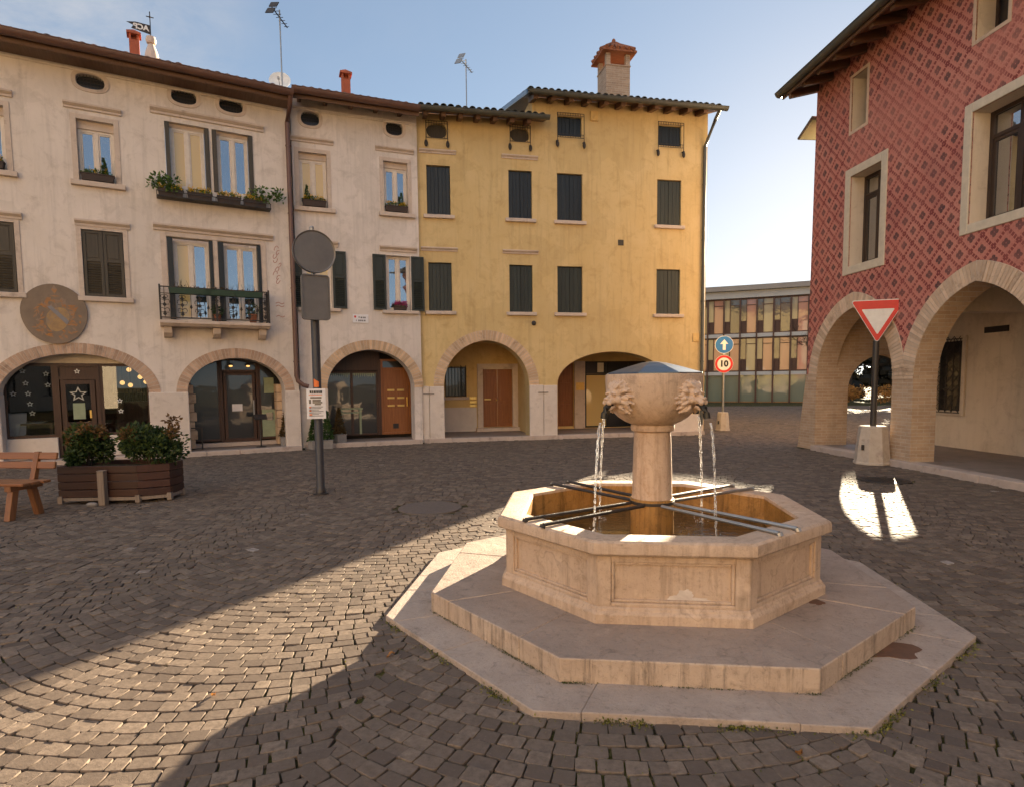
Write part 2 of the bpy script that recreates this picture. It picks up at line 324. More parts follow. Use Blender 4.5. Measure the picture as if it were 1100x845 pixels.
# ------------------------------------------------------------------ special materials
def fresco():
    m, nt, bs = new_mat('red_fresco')
    tc = nt.nodes.new('ShaderNodeTexCoord'); sp = nt.nodes.new('ShaderNodeSeparateXYZ'); lk(nt, tc.outputs['Object'], sp.inputs[0])
    v = coords(nt); wob = math_(nt, 'MULTIPLY_ADD', noise(nt, v, 5, 3, .6), .05, -.025)
    x = math_(nt, 'ADD', sp.outputs[0], wob); z = math_(nt, 'ADD', sp.outputs[2], wob)
    L = .43
    a = math_(nt, 'FRACT', math_(nt, 'ADD', math_(nt, 'DIVIDE', math_(nt, 'ADD', x, z), L), 50)); b = math_(nt, 'FRACT', math_(nt, 'ADD', math_(nt, 'DIVIDE', math_(nt, 'SUBTRACT', x, z), L), 50))
    pa = math_(nt, 'SUBTRACT', a, .5); pb = math_(nt, 'SUBTRACT', b, .5)
    qx = math_(nt, 'ABSOLUTE', math_(nt, 'ADD', pa, pb)); qz = math_(nt, 'ABSOLUTE', math_(nt, 'SUBTRACT', pa, pb))
    def dist(p, q): return math_(nt, 'SQRT', math_(nt, 'ADD', math_(nt, 'MULTIPLY', p, p), math_(nt, 'MULTIPLY', q, q)))
    o = .19
    dq = math_(nt, 'MINIMUM', dist(math_(nt, 'SUBTRACT', qx, o), qz), dist(qx, math_(nt, 'SUBTRACT', qz, o)))
    quat = ramp(nt, dq, .145, .175, (1, 1, 1, 1), (0, 0, 0, 1))
    def dots(p, q):
        d1 = math_(nt, 'SUBTRACT', .5, math_(nt, 'ABSOLUTE', p))            # distance to the lattice line
        d2 = math_(nt, 'ABSOLUTE', math_(nt, 'SUBTRACT', math_(nt, 'FRACT', math_(nt, 'MULTIPLY', math_(nt, 'ADD', q, .5), 5)), .5))
        return math_(nt, 'MULTIPLY', math_(nt, 'LESS_THAN', d1, .085), math_(nt, 'LESS_THAN', d2, .36))
    dt = math_(nt, 'MAXIMUM', dots(pa, pb), dots(pb, pa))
    # a finer check of small diamonds between
    f1 = math_(nt, 'LESS_THAN', math_(nt, 'FRACT', math_(nt, 'MULTIPLY', a, 5)), .5); f2 = math_(nt, 'LESS_THAN', math_(nt, 'FRACT', math_(nt, 'MULTIPLY', b, 5)), .5)
    chk = math_(nt, 'MULTIPLY', f1, f2)
    base = mixc(nt, ramp(nt, noise(nt, v, 1.3, 7, .7), .3, .7), (.46, .165, .128), (.54, .24, .18))
    base = mixc(nt, math_(nt, 'MULTIPLY', chk, .3), base, (.34, .095, .08))
    wear = math_(nt, 'MULTIPLY', math_(nt, 'MULTIPLY_ADD', ramp(nt, noise(nt, v, 1.7, 8, .75, .5), .35, .68), -.45, 1.0), math_(nt, 'MULTIPLY_ADD', ramp(nt, noise(nt, v, .42, 5, .6, .8), .5, .64), -.5, 1.0))
    col = mixc(nt, math_(nt, 'MULTIPLY', dt, wear), base, (.17, .034, .036))
    col = mixc(nt, math_(nt, 'MULTIPLY', quat, wear), col, (.085, .048, .05))
    col = mixc(nt, math_(nt, 'MULTIPLY', ramp(nt, noise(nt, v, .55, 7, .7, .6), .52, .72), .5), col, (.24, .095, .085))
    col = mixc(nt, math_(nt, 'MULTIPLY', ramp(nt, noise(nt, v, 18, 6, .75), .58, .74), .4), col, (.46, .22, .15))
    lk(nt, col, bs.inputs['Base Color']); bs.inputs['Roughness'].default_value = .9; bs.inputs['Specular IOR Level'].default_value = .15
    bump(nt, bs, noise(nt, v, 4, 6, .65), .3, .03); bump(nt, bs, noise(nt, v, 45, 5, .7), .3, .008)
    return m
M['fresco'] = fresco()

def cobble_mat(name='porphyry_cobbles'):
    m, nt, bs = new_mat(name); v = coords(nt)
    r = nt.nodes.new('ShaderNodeValToRGB'); e = r.color_ramp.elements; lk(nt, tonenode(nt), r.inputs[0])
    for p, c in ((.0, (.095, .073, .062, 1)), (.35, (.152, .118, .098, 1)), (.7, (.22, .172, .140, 1)), (.80, (.21, .108, .072, 1)), (.92, (.26, .20, .155, 1))):
        if p == 0: e[0].color = c
        elif p == .92: e[1].position = p; e[1].color = c
        else:
            q = e.new(p); q.color = c
    col = mixc(nt, ramp(nt, noise(nt, v, 28, 6, .7), .3, .75), r.outputs[0], (.10, .076, .060))
    col = mixc(nt, math_(nt, 'MULTIPLY', ramp(nt, noise(nt, v, .5, 6, .7), .45, .7), .35), col, (.155, .122, .094))
    col = mixc(nt, math_(nt, 'MULTIPLY', ramp(nt, noise(nt, v, 60, 4, .7), .6, .7), .3), col, (.24, .20, .165))
    lk(nt, col, bs.inputs['Base Color'])
    rg = nt.nodes.new('ShaderNodeMapRange'); lk(nt, noise(nt, v, 1.2, 5, .6), rg.inputs[0]); rg.inputs[3].default_value = .6; rg.inputs[4].default_value = .9
    lk(nt, rg.outputs[0], bs.inputs['Roughness']); bs.inputs['Specular IOR Level'].default_value = .08
    bump(nt, bs, noise(nt, v, 34, 6, .7), .35, .008); bump(nt, bs, noise(nt, v, 160, 3, .6), .3, .003)
    return m
M['cobble'] = cobble_mat()

def joint_mat():
    m, nt, bs = new_mat('joint_earth'); v = coords(nt)
    col = mixc(nt, ramp(nt, noise(nt, v, 30, 5, .7), .3, .7), (.020, .015, .011), (.05, .038, .026))
    col = mixc(nt, ramp(nt, noise(nt, v, 2.2, 6, .7), .42, .62), col, (.075, .072, .014))
    col = mixc(nt, math_(nt, 'MULTIPLY', ramp(nt, noise(nt, v, 12, 5, .7), .5, .66), .6), col, (.22, .18, .09))
    lk(nt, col, bs.inputs['Base Color']); bs.inputs['Roughness'].default_value = .95; bs.inputs['Specular IOR Level'].default_value = .1
    bump(nt, bs, noise(nt, v, 90, 4, .7), .8, .01); return m
M['joint'] = joint_mat()

def fount_mat(name, c1, c2, dirt, streak=.5, wet=0):
    """pale pinkish limestone: clouded, pitted, with dark lichen blots and run-off streaks"""
    m, nt, bs = new_mat(name); v = coords(nt)
    col = mixc(nt, ramp(nt, noise(nt, v, 2.3, 9, .68, .4), .3, .7), c1, c2)
    col = mixc(nt, math_(nt, 'MULTIPLY', ramp(nt, noise(nt, v, 5.5, 10, .78, 1.2), .54, .68), .6), col, dirt)
    vs = coords(nt, (16, 16, 1.2)); col = mixc(nt, math_(nt, 'MULTIPLY', ramp(nt, noise(nt, vs, 1.0, 7, .75), .5, .72), streak), col, [x*.5 for x in dirt])
    col = mixc(nt, math_(nt, 'MULTIPLY', ramp(nt, noise(nt, v, 34, 8, .8), .54, .70), .5), col, [x*.55 for x in dirt])
    col = mixc(nt, math_(nt, 'MULTIPLY', ramp(nt, noise(nt, v, 15, 9, .82, .6), .60, .65), .4), col, [x*.42 for x in dirt])
    col = mixc(nt, math_(nt, 'MULTIPLY', ramp(nt, noise(nt, v, 1.1, 6, .6, 2.5), .60, .68), .6), col, [min(1, x*1.18) for x in c2])
    # hairline cracks
    vo = nd(nt, 'ShaderNodeTexVoronoi', feature='DISTANCE_TO_EDGE'); vo.inputs['Scale'].default_value = 1.6
    wv = nt.nodes.new('ShaderNodeVectorMath'); wv.operation = 'MULTIPLY_ADD'; nz = nd(nt, 'ShaderNodeTexNoise'); nz.inputs['Scale'].default_value = 4; lk(nt, v, nz.inputs['Vector'])
    lk(nt, nz.outputs['Color'], wv.inputs[0]); wv.inputs[1].default_value = (.5, .5, .5); lk(nt, v, wv.inputs[2]); lk(nt, wv.outputs[0], vo.inputs['Vector'])
    crack = math_(nt, 'MULTIPLY', ramp(nt, vo.outputs['Distance'], .0, .012, (1, 1, 1, 1), (0, 0, 0, 1)), ramp(nt, noise(nt, v, 1.5, 3, .5), .5, .6))
    col = mixc(nt, math_(nt, 'MULTIPLY', crack, .3), col, [x*.4 for x in dirt])
    lk(nt, col, bs.inputs['Base Color'])
    rg = nt.nodes.new('ShaderNodeMapRange'); lk(nt, noise(nt, v, 3, 5, .6), rg.inputs[0]); rg.inputs[3].default_value = .45 - wet*.25; rg.inputs[4].default_value = .85 - wet*.4
    lk(nt, rg.outputs[0], bs.inputs['Roughness']); bs.inputs['Specular IOR Level'].default_value = .35
    bump(nt, bs, noise(nt, v, 7, 6, .7), .5, .02); bump(nt, bs, noise(nt, v, 55, 6, .75), .7, .007)
    return m
M['fstone'] = fount_mat('fountain_stone', (.46, .32, .22), (.54, .40, .295), (.25, .17, .11))
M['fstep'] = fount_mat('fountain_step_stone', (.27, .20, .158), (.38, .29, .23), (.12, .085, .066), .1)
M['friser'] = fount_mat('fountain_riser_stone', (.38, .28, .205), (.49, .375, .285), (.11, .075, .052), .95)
M['fpatch'] = surf('rusty_mortar', (.15, .075, .045), (.10, .055, .036), 9, .85, .5, 50)
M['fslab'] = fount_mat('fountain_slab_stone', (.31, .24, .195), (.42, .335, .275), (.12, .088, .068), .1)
M['fcol'] = fount_mat('fountain_column_stone', (.47, .33, .23), (.56, .41, .30), (.32, .17, .075), .6)
M['algae'] = fount_mat('algae_stained_stone', (.30, .15, .04), (.40, .22, .07), (.10, .05, .015), .9, .9)
M['lion'] = fount_mat('lion_stone', (.50, .35, .25), (.58, .43, .32), (.27, .18, .12), .3)
def water_mat():
    m, nt, bs = new_mat('basin_water'); bs.inputs['Base Color'].default_value = (.035, .022, .008, 1); bs.inputs['Roughness'].default_value = .03; bs.inputs['IOR'].default_value = 1.33
    v = coords(nt); bump(nt, bs, noise(nt, v, 16, 3, .6, .6), .35, .02); return m
M['water'] = water_mat()
def jet_mat():
    m, nt, bs = new_mat('falling_water'); bs.inputs['Base Color'].default_value = (.95, .97, 1, 1); bs.inputs['Roughness'].default_value = .06
    bs.inputs['Transmission Weight'].default_value = .75; bs.inputs['IOR'].default_value = 1.33; return m
M['jet'] = jet_mat()
M['lid'] = surf('blue_grey_sheet_metal', (.10, .14, .18), (.075, .105, .14), 4, .28, .1, 20, metallic=.75, c3=(.2, .22, .24), s3=3)

# ------------------------------------------------------------------ building kit
def ell_arch(c, hw, zs, rise, n=28, ex=2.0):
    """points from the left springing over the crown to the right springing"""
    return [(c - hw*math.cos(math.pi*i/n), zs + rise*math.sin(math.pi*i/n)) for i in range(n+1)]
def pointed_arch(c, hw, zs, rise, n=14):
    k = (rise*rise - hw*hw)/(2*hw); r = hw + k
    a1 = math.acos(k/r)
    L = [(c + k - r*math.cos(a1*i/n), zs + r*math.sin(a1*i/n)) for i in range(n+1)]
    return L + [(2*c - x, z) for x, z in reversed(L[:-1])]
def offset(path, d):
    out = []
    for i, p in enumerate(path):
        a = path[max(i-1, 0)]; b = path[min(i+1, len(path)-1)]
        dx, dz = b[0]-a[0], b[1]-a[1]; l = math.hypot(dx, dz) or 1
        if i in (0, len(path)-1): dx, dz, l = 0, (1 if i == 0 else -1), 1
        out.append((p[0] - dz/l*d, p[1] + dx/l*d))
    return out
def resample(path, step):
    L = [0]
    for i in range(1, len(path)): L.append(L[-1] + math.dist(path[i], path[i-1]))
    n = max(2, round(L[-1]/step)); out = []
    for k in range(n+1):
        t = L[-1]*k/n; i = max(j for j in range(len(L)) if L[j] <= t + 1e-9); i = min(i, len(path)-2)
        f = (t - L[i])/max(1e-9, L[i+1]-L[i]); out.append((path[i][0]*(1-f)+path[i+1][0]*f, path[i][1]*(1-f)+path[i+1][1]*f))
    return out
def brick_ring(parent, inner, th, mat, y0=-.014, y1=.3, step=.066, name='arch_ring', rows=1):
    ip = resample(inner, step)
    m = MB()
    for r in range(rows):
        a = offset(ip, th*r/rows); b = offset(ip, th*(r+1)/rows)
        for i in range(len(ip)-1):
            g = .10; jt = RNG.uniform(-.004, .004)
            def L(p, q, f): return (p[0]*(1-f)+q[0]*f, p[1]*(1-f)+q[1]*f)
            q = [L(a[i], a[i+1], g), L(a[i], a[i+1], 1-g), L(b[i], b[i+1], 1-g), L(b[i], b[i+1], g)]
            q = [L(q[0], q[3], .015), L(q[1], q[2], .015), L(q[1], q[2], .97 + RNG.uniform(0, .02)), L(q[0], q[3], .97 + RNG.uniform(0, .02))]
            m.prism(q, y0 + jt, y1, 'y', 0, float(RNG.uniform(0, 1)))
    o = offset(ip, .004); e = offset(ip, th-.003)
    for i in range(len(ip)-1): m.prism([o[i], o[i+1], e[i+1], e[i]], y0+.008, y1-.004, 'y', 1, .5)
    return m.build(name, [mat, M['mortar']], parent)
def oval(c, z, hw, hh, n=28, p=2.6):
    out = []
    for i in range(n):
        t = 2*math.pi*i/n; a, b = math.cos(t), math.sin(t)
        out.append((c + hw*math.copysign(abs(a)**(2/p), a), z + hh*math.copysign(abs(b)**(2/p), b)))
    return out
def rect(u0, u1, z0, z1): return [(u0, z0), (u1, z0), (u1, z1), (u0, z1)]
def wall_front(outline, holes, arches, z_bot, reveal=.2, areveal=.45):
    """outline (u0, u1, top points from right to left); arches = point lists cut up from the bottom, left to right"""
    u0, u1, top = outline
    loop = [(u0, z_bot)]
    for a in arches:
        a0 = [(a[0][0], z_bot)] + list(a) + [(a[-1][0], z_bot)]; loop += a0
    loop += [(u1, z_bot)] + list(top)
    m = MB(); m.sheet(loop, holes)
    for h in holes: m.strip(h, 0, reveal)
    for a in arches: m.strip([(a[0][0], z_bot)] + list(a) + [(a[-1][0], z_bot)], 0, areveal, closed=False)
    return m
def bars(m, u0, u1, z0, z1, w, y0, y1, mull=0, rails=(), mi=0):
    m.box(u0, u0+w, y0, y1, z0, z1, mi); m.box(u1-w, u1, y0, y1, z0, z1, mi)
    m.box(u0+w, u1-w, y0, y1, z0, z0+w, mi); m.box(u0+w, u1-w, y0, y1, z1-w, z1, mi)
    for k in range(mull):
        c = u0 + (u1-u0)*(k+1)/(mull+1); m.box(c-w*.7, c+w*.7, y0-.004, y1, z0+w, z1-w, mi)
    for z in rails: m.box(u0+w, u1-w, y0+.002, y1-.002, z-w*.5, z+w*.5, mi)
def cornice(parent, u0, u1, z0, z1, mat, out=.1, name='lintel'):
    h = z1-z0; m = MB()
    prof = [(0.02, z0), (-out*.35, z0), (-out*.4, z0+h*.35), (-out*.7, z0+h*.5), (-out*.85, z0+h*.62), (-out, z0+h*.7), (-out, z1), (0.02, z1+h*.1)]
    m.prism(prof, u0, u1, 'x'); return m.build(name, mat, parent, bevel=.006)
def sill(parent, u0, u1, z0, z1, mat, out=.1):
    m = MB(); m.box(u0, u1, -out, .12, z0, z1); return m.build('sill', mat, parent, bevel=.012)
def casement(parent, u0, u1, z0, z1, y=.15, frame='winwhite', panes=('pane', 'pane'), mull=1, w=.055, label=None):
    m = MB(); bars(m, u0, u1, z0, z1, w, y, y+.06, mull)
    if mull:
        c = (u0+u1)/2
        for a, b in ((u0+w, c-w*.7), (c+w*.7, u1-w)): bars(m, a-.001, b+.001, z0+w-.001, z1-w+.001, .03, y+.012, y+.05)
    o = m.build('window', M[frame], parent, bevel=.006)
    if label: o['label'] = label
    n = mull+1
    for k in range(n):
        a = u0 + (u1-u0)*k/n; b = u0 + (u1-u0)*(k+1)/n; q = MB(); q.box(a+.03, b-.03, y+.03, y+.036, z0+.03, z1-.03)
        p = q.build('pane', M[panes[k % len(panes)]], o)
    return o
def louvre_leaf(m, u0, u1, z0, z1, y0, y1, panel=.45):
    """a shutter leaf: stiles and rails, a raised panel above, louvres below"""
    w = .055; bars(m, u0, u1, z0, z1, w, y0, y1, 0, (z0+(z1-z0)*(1-panel),))
    zm = z0+(z1-z0)*(1-panel); m.box(u0+w, u1-w, y0+.018, y1-.004, zm, z1-w)
    m.box(u0+w+.03, u1-w-.03, y0+.008, y0+.02, zm+w*.5+.03, z1-w-.03)
    m.box(u0+w, u1-w, y1-.006, y1-.002, z0+w, zm)
    n = int((zm-z0-w*1.5)/.05)
    for k in range(n):
        z = z0+w+.025+k*.05; Mx = Matrix.Translation((0, (y0+y1)/2, z)) @ Matrix.Rotation(R(35), 4, 'X')
        m.box(u0+w-.003, u1-w+.003, -.02, .02, -.005, .005, M=Mx)
def board_leaf(m, u0, u1, z0, z1, y0, y1, n=5):
    for k in range(n):
        a = u0+(u1-u0)*k/n; b = u0+(u1-u0)*(k+1)/n
        m.box(a+.002, b-.002, y0+RNG.uniform(0, .004), y1, z0, z1, 0, float(RNG.uniform(.2, .8)))
def closed_shutters(parent, u0, u1, z0, z1, mat, y=.05, boards=True, dark=True):
    fr = MB(); bars(fr, u0, u1, z0, z1, .03, y+.03, y+.09); w = fr.build('window', M['shutblack'], parent)
    bk = MB(); bk.box(u0+.03, u1-.03, y+.06, y+.08, z0+.03, z1-.03); bk.build('pane', M['panedark'], w)
    c = (u0+u1)/2
    for a, b in ((u0+.012, c-.004), (c+.004, u1-.012)):
        m = MB()
        if boards: board_leaf(m, a, b, z0+.01, z1-.035, y-.01, y+.025, 3)
        else: louvre_leaf(m, a, b, z0+.01, z1-.01, y-.012, y+.03)
        m.build('shutter', M[mat], w, bevel=.004)
    return w
def tiles(parent, u0, u1, yo, ze, slope, length, mat, name='roof', step=.19):
    """roof of half-round clay tiles; the lowest course shows along the eaves"""
    m = MB(); tl = math.tan(R(slope)); ys = yo; n = int((u1-u0)/step)
    m.add([(u0, yo, ze), (u1, yo, ze), (u1, yo+length, ze+tl*length), (u0, yo+length, ze+tl*length), (u0, yo, ze+.035), (u1, yo, ze+.035), (u1, yo+length, ze+tl*length+.035), (u0, yo+length, ze+tl*length+.035)],
          [(0, 1, 2, 3), (4, 5, 6, 7), (0, 1, 5, 4), (1, 2, 6, 5), (2, 3, 7, 6), (3, 0, 4, 7)], 0, .3)
    rows = max(2, int(length/.42))
    for i in range(n):
        c = u0+step*(i+.5)+RNG.uniform(-.012, .012)
        for r in range(rows if rows < 7 else 7):
            y0 = yo - .02 + r*.42*(1 if rows < 7 else length/7/.42); y1 = y0 + .46*(1 if rows < 7 else length/7/.42)
            rad0 = .085+RNG.uniform(-.006, .006); dz = RNG.uniform(-.008, .008) + .018; vs = []; nn = 7
            for (yy, rr) in ((y0, rad0), (y1, rad0*.82)):
                for k in range(nn):
                    t = math.pi*k/(nn-1); vs.append((c+rr*math.cos(t), yy, ze+.02+tl*(yy-yo)+rr*.85*math.sin(t)+dz*(1 if yy == y0 else -.3)))
                for k in range(nn):
                    t = math.pi*k/(nn-1); vs.append((c+(rr-.014)*math.cos(t), yy, ze+.02+tl*(yy-yo)+(rr-.014)*.85*math.sin(t)+dz*(1 if yy == y0 else -.3)))
            fs = [(k, k+1, 2*nn+k+1, 2*nn+k) for k in range(nn-1)] + [(k, k+1, nn+k+1, nn+k) for k in range(nn-1)]
            m.add(vs, fs, 0, float(RNG.uniform(0, 1)))
    return m.build(name, M[mat], parent)
def gutter(parent, u0, u1, y, z, r, mat, brackets=True):
    m = MB(); n = 9; prof = []
    for k in range(n): t = math.pi*k/(n-1); prof.append((y - r*math.cos(t), z - r*math.sin(t)))
    inner = [(y - (r-.01)*math.cos(math.pi*k/(n-1)), z - (r-.01)*math.sin(math.pi*k/(n-1))) for k in range(n)]
    m.prism(prof + inner[::-1], u0, u1, 'x'); m.tube([(u0, y-r, z), (u1, y-r, z)], .012, 6)
    if brackets:
        for k in range(int((u1-u0)/.8)+1):
            u = u0+.2+k*.8
            if u < u1: m.prism([(p[0], p[1]-.006) for p in prof] + [(p[0], p[1]-.001) for p in prof[::-1]], u, u+.03, 'x')
    return m.build('gutter', M[mat], parent, smooth=True)
def rafters(parent, u0, u1, yo, zw, slope, mat, step=.55, w=.09, h=.13, soff=True):
    tl = math.tan(R(slope)); obs = []
    if soff:
        m = MB(); m.add([(u0, yo, zw+tl*yo+h), (u1, yo, zw+tl*yo+h), (u1, .3, zw+tl*.3+h), (u0, .3, zw+tl*.3+h)], [(0, 1, 2, 3)])
        m.build('soffit', M['soffit'], parent)
    n = int((u1-u0)/step)
    for k in range(n+1):
        u = u0+.1+k*step
        if u+w > u1: break
        m = MB(); m.prism([(yo+.06, zw+tl*yo+h*.35), (.1, zw-.0+tl*.1), (.1, zw+tl*.1+h-.004), (yo+.02, zw+tl*yo+h-.004)], u, u+w, 'x'); m.build('rafter_end', M[mat], parent, bevel=.006)
def leaves(m, c, r, n, size, tone=(0, 1), shell=.45, flat=0, cone=False, mi=0):
    for _ in range(n):
        d = Vector(RNG.normal(size=3)).normalized(); k = (shell + (1-shell)*RNG.random()**.6)
        p = Vector((d.x*r[0]*k, d.y*r[1]*k, d.z*r[2]*k))
        if cone:
            h = RNG.random()**1.4; a = RNG.uniform(0, 6.283); rr = (1-h)*(.55+.45*RNG.random()); p = Vector((math.cos(a)*r[0]*rr, math.sin(a)*r[1]*rr, (h*2-1)*r[2]))
            d = Vector((math.cos(a), math.sin(a), 1.2)).normalized()
        p += Vector(c)
        ax = (d + Vector(RNG.normal(size=3))*.7).normalized(); sd = ax.cross(Vector(RNG.normal(size=3))).normalized(); s = size*RNG.uniform(.6, 1.3)
        nn = ax.cross(sd)
        m.add([p, p+ax*s*.5+sd*s*.28+nn*s*.06, p+ax*s, p+ax*s*.5-sd*s*.28+nn*s*.06], [(0, 1, 2, 3)], mi, float(RNG.uniform(*tone)))
def downpipe(parent, pts, mat, r=.05):
    m = MB(); m.tube(pts, r, 10)
    for z in (2.2, 4.0, 5.8, 7.4):
        for a, b in zip(pts[:-1], pts[1:]):
            if min(a[2], b[2]) < z < max(a[2], b[2]) and abs(a[0]-b[0]) < .05: m.tube([(a[0], a[1], z-.015), (a[0], a[1], z+.015)], r+.012, 10)
    return m.build('downpipe', M[mat], parent, smooth=True)
def shell(m, u0, u1, depth, z0, z1, y0=.0):
    """side walls, back wall, for a house whose front is cut separately"""
    m.add([(u0, y0, z0), (u0, depth, z0), (u0, depth, z1), (u0, y0, z1)], [(0, 1, 2, 3)])
    m.add([(u1, y0, z0), (u1, depth, z0), (u1, depth, z1), (u1, y0, z1)], [(0, 1, 2, 3)])
    m.add([(u0, depth, z0), (u1, depth, z0), (u1, depth, z1), (u0, depth, z1)], [(0, 1, 2, 3)])
def star_mesh(m, r, y0, y1, c=(0, 0), ir=.42, hollow=0):
    P = lambda k, q: (c[0]+q*math.sin(math.pi*k/5), c[1]+q*math.cos(math.pi*k/5))
    pts = [P(k, r if k % 2 == 0 else r*ir) for k in range(10)]
    if not hollow: m.prism(pts, y0, y1, 'y')
    else:
        inn = [P(k, (r if k % 2 == 0 else r*ir)*hollow) for k in range(10)]
        for k in range(10): m.prism([pts[k], pts[(k+1) % 10], inn[(k+1) % 10], inn[k]], y0, y1, 'y')
# ================================================================== left house (cream plaster)
hA = thing('plastered_house', 'long cream plastered house with painted round crest, iron balcony and two shop arches', 'house', PA.o, PA.a)
arA = [ell_arch(-2.03, 1.32, 1.48, .86), ell_arch(1.13, 1.07, 1.48, .80)]
arA0 = [ell_arch(-5.4, 1.3, 1.48, .86)]
hol = [rect(-1.76, -1.10, 5.98, 7.25), rect(-.14, .75, 6.10, 7.52), rect(.81, 1.68, 6.10, 7.52), rect(-3.62, -2.95, 5.98, 7.25),
       rect(-1.79, -1.04, 3.57, 4.97), rect(-3.66, -2.91, 3.57, 4.97), rect(-.21, .72, 3.14, 4.99), rect(.83, 1.76, 3.14, 4.99)]
ovA = [(-1.465, 8.05), (.28, 8.11), (1.25, 8.12), (-3.4, 8.05)]
hol += [oval(c, z, .255, .15) for c, z in ovA]
m = wall_front((-7.5, 2.54, [(2.54, 8.62), (-7.5, 8.62)]), hol, arA0 + arA, 0, .2, .5); shell(m, -7.5, 2.54, 9, 0, 8.62); m.build('wall', M['pink'], hA)
tiles(hA, -7.5, 2.56, -.56, 8.47, 16, 5.5, 'tile'); gutter(hA, -7.5, 2.52, -.66, 8.46, .115, 'gutbrown'); m = MB(); m.box(-7.5, 2.52, -.56, -.53, 8.27, 8.45); m.box(-7.5, 2.52, -.54, -.10, 8.262, 8.275); m.build('fascia', M['rafter'], hA); cornice(hA, -7.4, 2.4, 8.22, 8.30, M['pink'], .06, 'eaves_moulding'); rafters(hA, -7.4, 2.5, -.55, 8.40, 16, 'rafter', .62, .09, .19)
downpipe(hA, [(2.47, -.64, 8.37), (2.47, -.5, 8.2), (2.47, -.09, 7.95), (2.47, -.09, 1.85), (2.50, -.1, 1.72), (2.62, -.14, 1.62), (2.74, -.15, 1.58)], 'gutbrown', .055)
for a in arA0 + arA: brick_ring(hA, a, .235, M['ringA'])
for u0, u1 in ((-.71, .06), (-3.95, -3.35), (2.2, 2.54)):
    m = MB(); m.box(u0-.012, u1+.012, -.035, .505, 0, 1.49); m.build('pier', M['palestone'], hA, bevel=.02)
# attic ovals
for c, z in ovA:
    m = MB(); o = oval(c, z, .335, .225); i = oval(c, z, .262, .157)
    for k in range(len(o)): q = (k+1) % len(o); m.prism([o[k], o[q], i[q], i[k]], -.02, .03, 'y')
    w = m.build('attic_window', M['trim'], hA)
    m = MB(); m.box(c-.25, c+.25, .15, .16, z-.15, z+.15); m.build('pane', M['panedark'], w)
    m = MB()
    for k in range(9): m.box(c-.24+k*.06-.005, c-.24+k*.06+.005, .05, .06, z-.14, z+.14)
    for k in (-.07, 0, .07): m.box(c-.25, c+.25, .048, .058, z+k-.005, z+k+.005)
    m.build('grille', M['iron'], w)
def trimmed(P, u0, u1, z0, z1, tw=.1, mat='trim', bottom=False):
    m = MB(); e = .012
    m.box(u0-tw, u0, -.018, .02, z0-(tw if bottom else 0), z1+tw); m.box(u1, u1+tw, -.018, .02, z0-(tw if bottom else 0), z1+tw); m.box(u0, u1, -.018, .02, z1, z1+tw)
    return m.build('window_surround', M[mat], P, bevel=.005)
for u0, u1, z0, z1 in ((-1.76, -1.10, 5.98, 7.25), (-3.62, -2.95, 5.98, 7.25)):
    casement(hA, u0+.005, u1-.005, z0+.0, z1-.16, .13); trimmed(hA, u0, u1, z0, z1)
    m = MB(); m.box(u0, u1, .1, .2, z1-.16, z1); m.build('blind_box', M['trim'], hA)
    cornice(hA, u0-.2, u1+.16, 7.44, 7.56, M['trim'], .09); sill(hA, u0-.15, u1+.17, 5.87, 5.975, M['trim'])
for i, (u0, u1) in enumerate(((-.14, .75), (.81, 1.68))):
    w = casement(hA, u0+.1, u1-.1, 6.10, 7.44, .13, panes=('panecurt', 'panecurt') if i == 0 else ('pane', 'pane'))
    for a, b in ((u0+.006, u0+.095), (u1-.095, u1-.006)):
        m = MB(); m.box(a, b, -.03, .15, 6.11, 7.5); m.build('shutter', M['shutbrown'], w, bevel=.004)
    m = MB(); m.box(u0, u1, .12, .2, 7.44, 7.52); m.build('blind_box', M['trim'], hA)
cornice(hA, -.40, 1.93, 7.64, 7.78, M['trim'], .1)
m = MB()
for z in (5.80, 5.90): m.box(-.36, 2.0, -.30, -.285, z, z+.015)
for u in np.linspace(-.36, 1.98, 9): m.box(u, u+.015, -.30, 0, 5.80, 5.812); m.box(u, u+.015, -.30, -.285, 5.80, 5.91)
m.box(-.36, 2.0, -.29, -.02, 5.79, 5.80); m.build('flower_shelf', M['iron'], hA)
for u0, u1 in ((-1.79, -1.04), (-3.66, -2.91)):
    closed_shutters(hA, u0, u1, 3.57, 4.97, 'shutbrown', .02, False); trimmed(hA, u0, u1, 3.57, 4.97, .09)
    cornice(hA, u0-.1, u1+.14, 5.04, 5.17, M['trim'], .09); sill(hA, u0-.12, u1+.14, 3.46, 3.565, M['trim'], .08)
m = MB(); m.box(-2.92, -1.8, -.05, 0, 3.475, 3.52); m.build('string_course', M['trim'], hA, bevel=.005)
for i, (u0, u1) in enumerate(((-.21, .72), (.83, 1.76))):
    w = casement(hA, u0+.12, u1-.08, 3.14, 4.93, .14, panes=('panecurt', 'pane') if i == 0 else ('pane', 'pane'))
    for a, b in ((u0+.006, u0+.115), (u1-.075, u1-.006)):
        m = MB(); m.box(a, b, -.04, .15, 3.15, 4.97); m.build('shutter', M['shutblack'], w, bevel=.004)
m = MB(); m.box(-.33, -.215, -.02, .02, 3.14, 5.09); m.box(.725, .825, -.02, .02, 3.14, 4.99); m.box(1.765, 1.88, -.02, .02, 3.14, 5.09); m.box(-.215, 1.765, -.02, .02, 4.995, 5.09); m.build('window_surround', M['trim'], hA, bevel=.005)
cornice(hA, -.46, 2.05, 5.11, 5.25, M['trim'], .11)
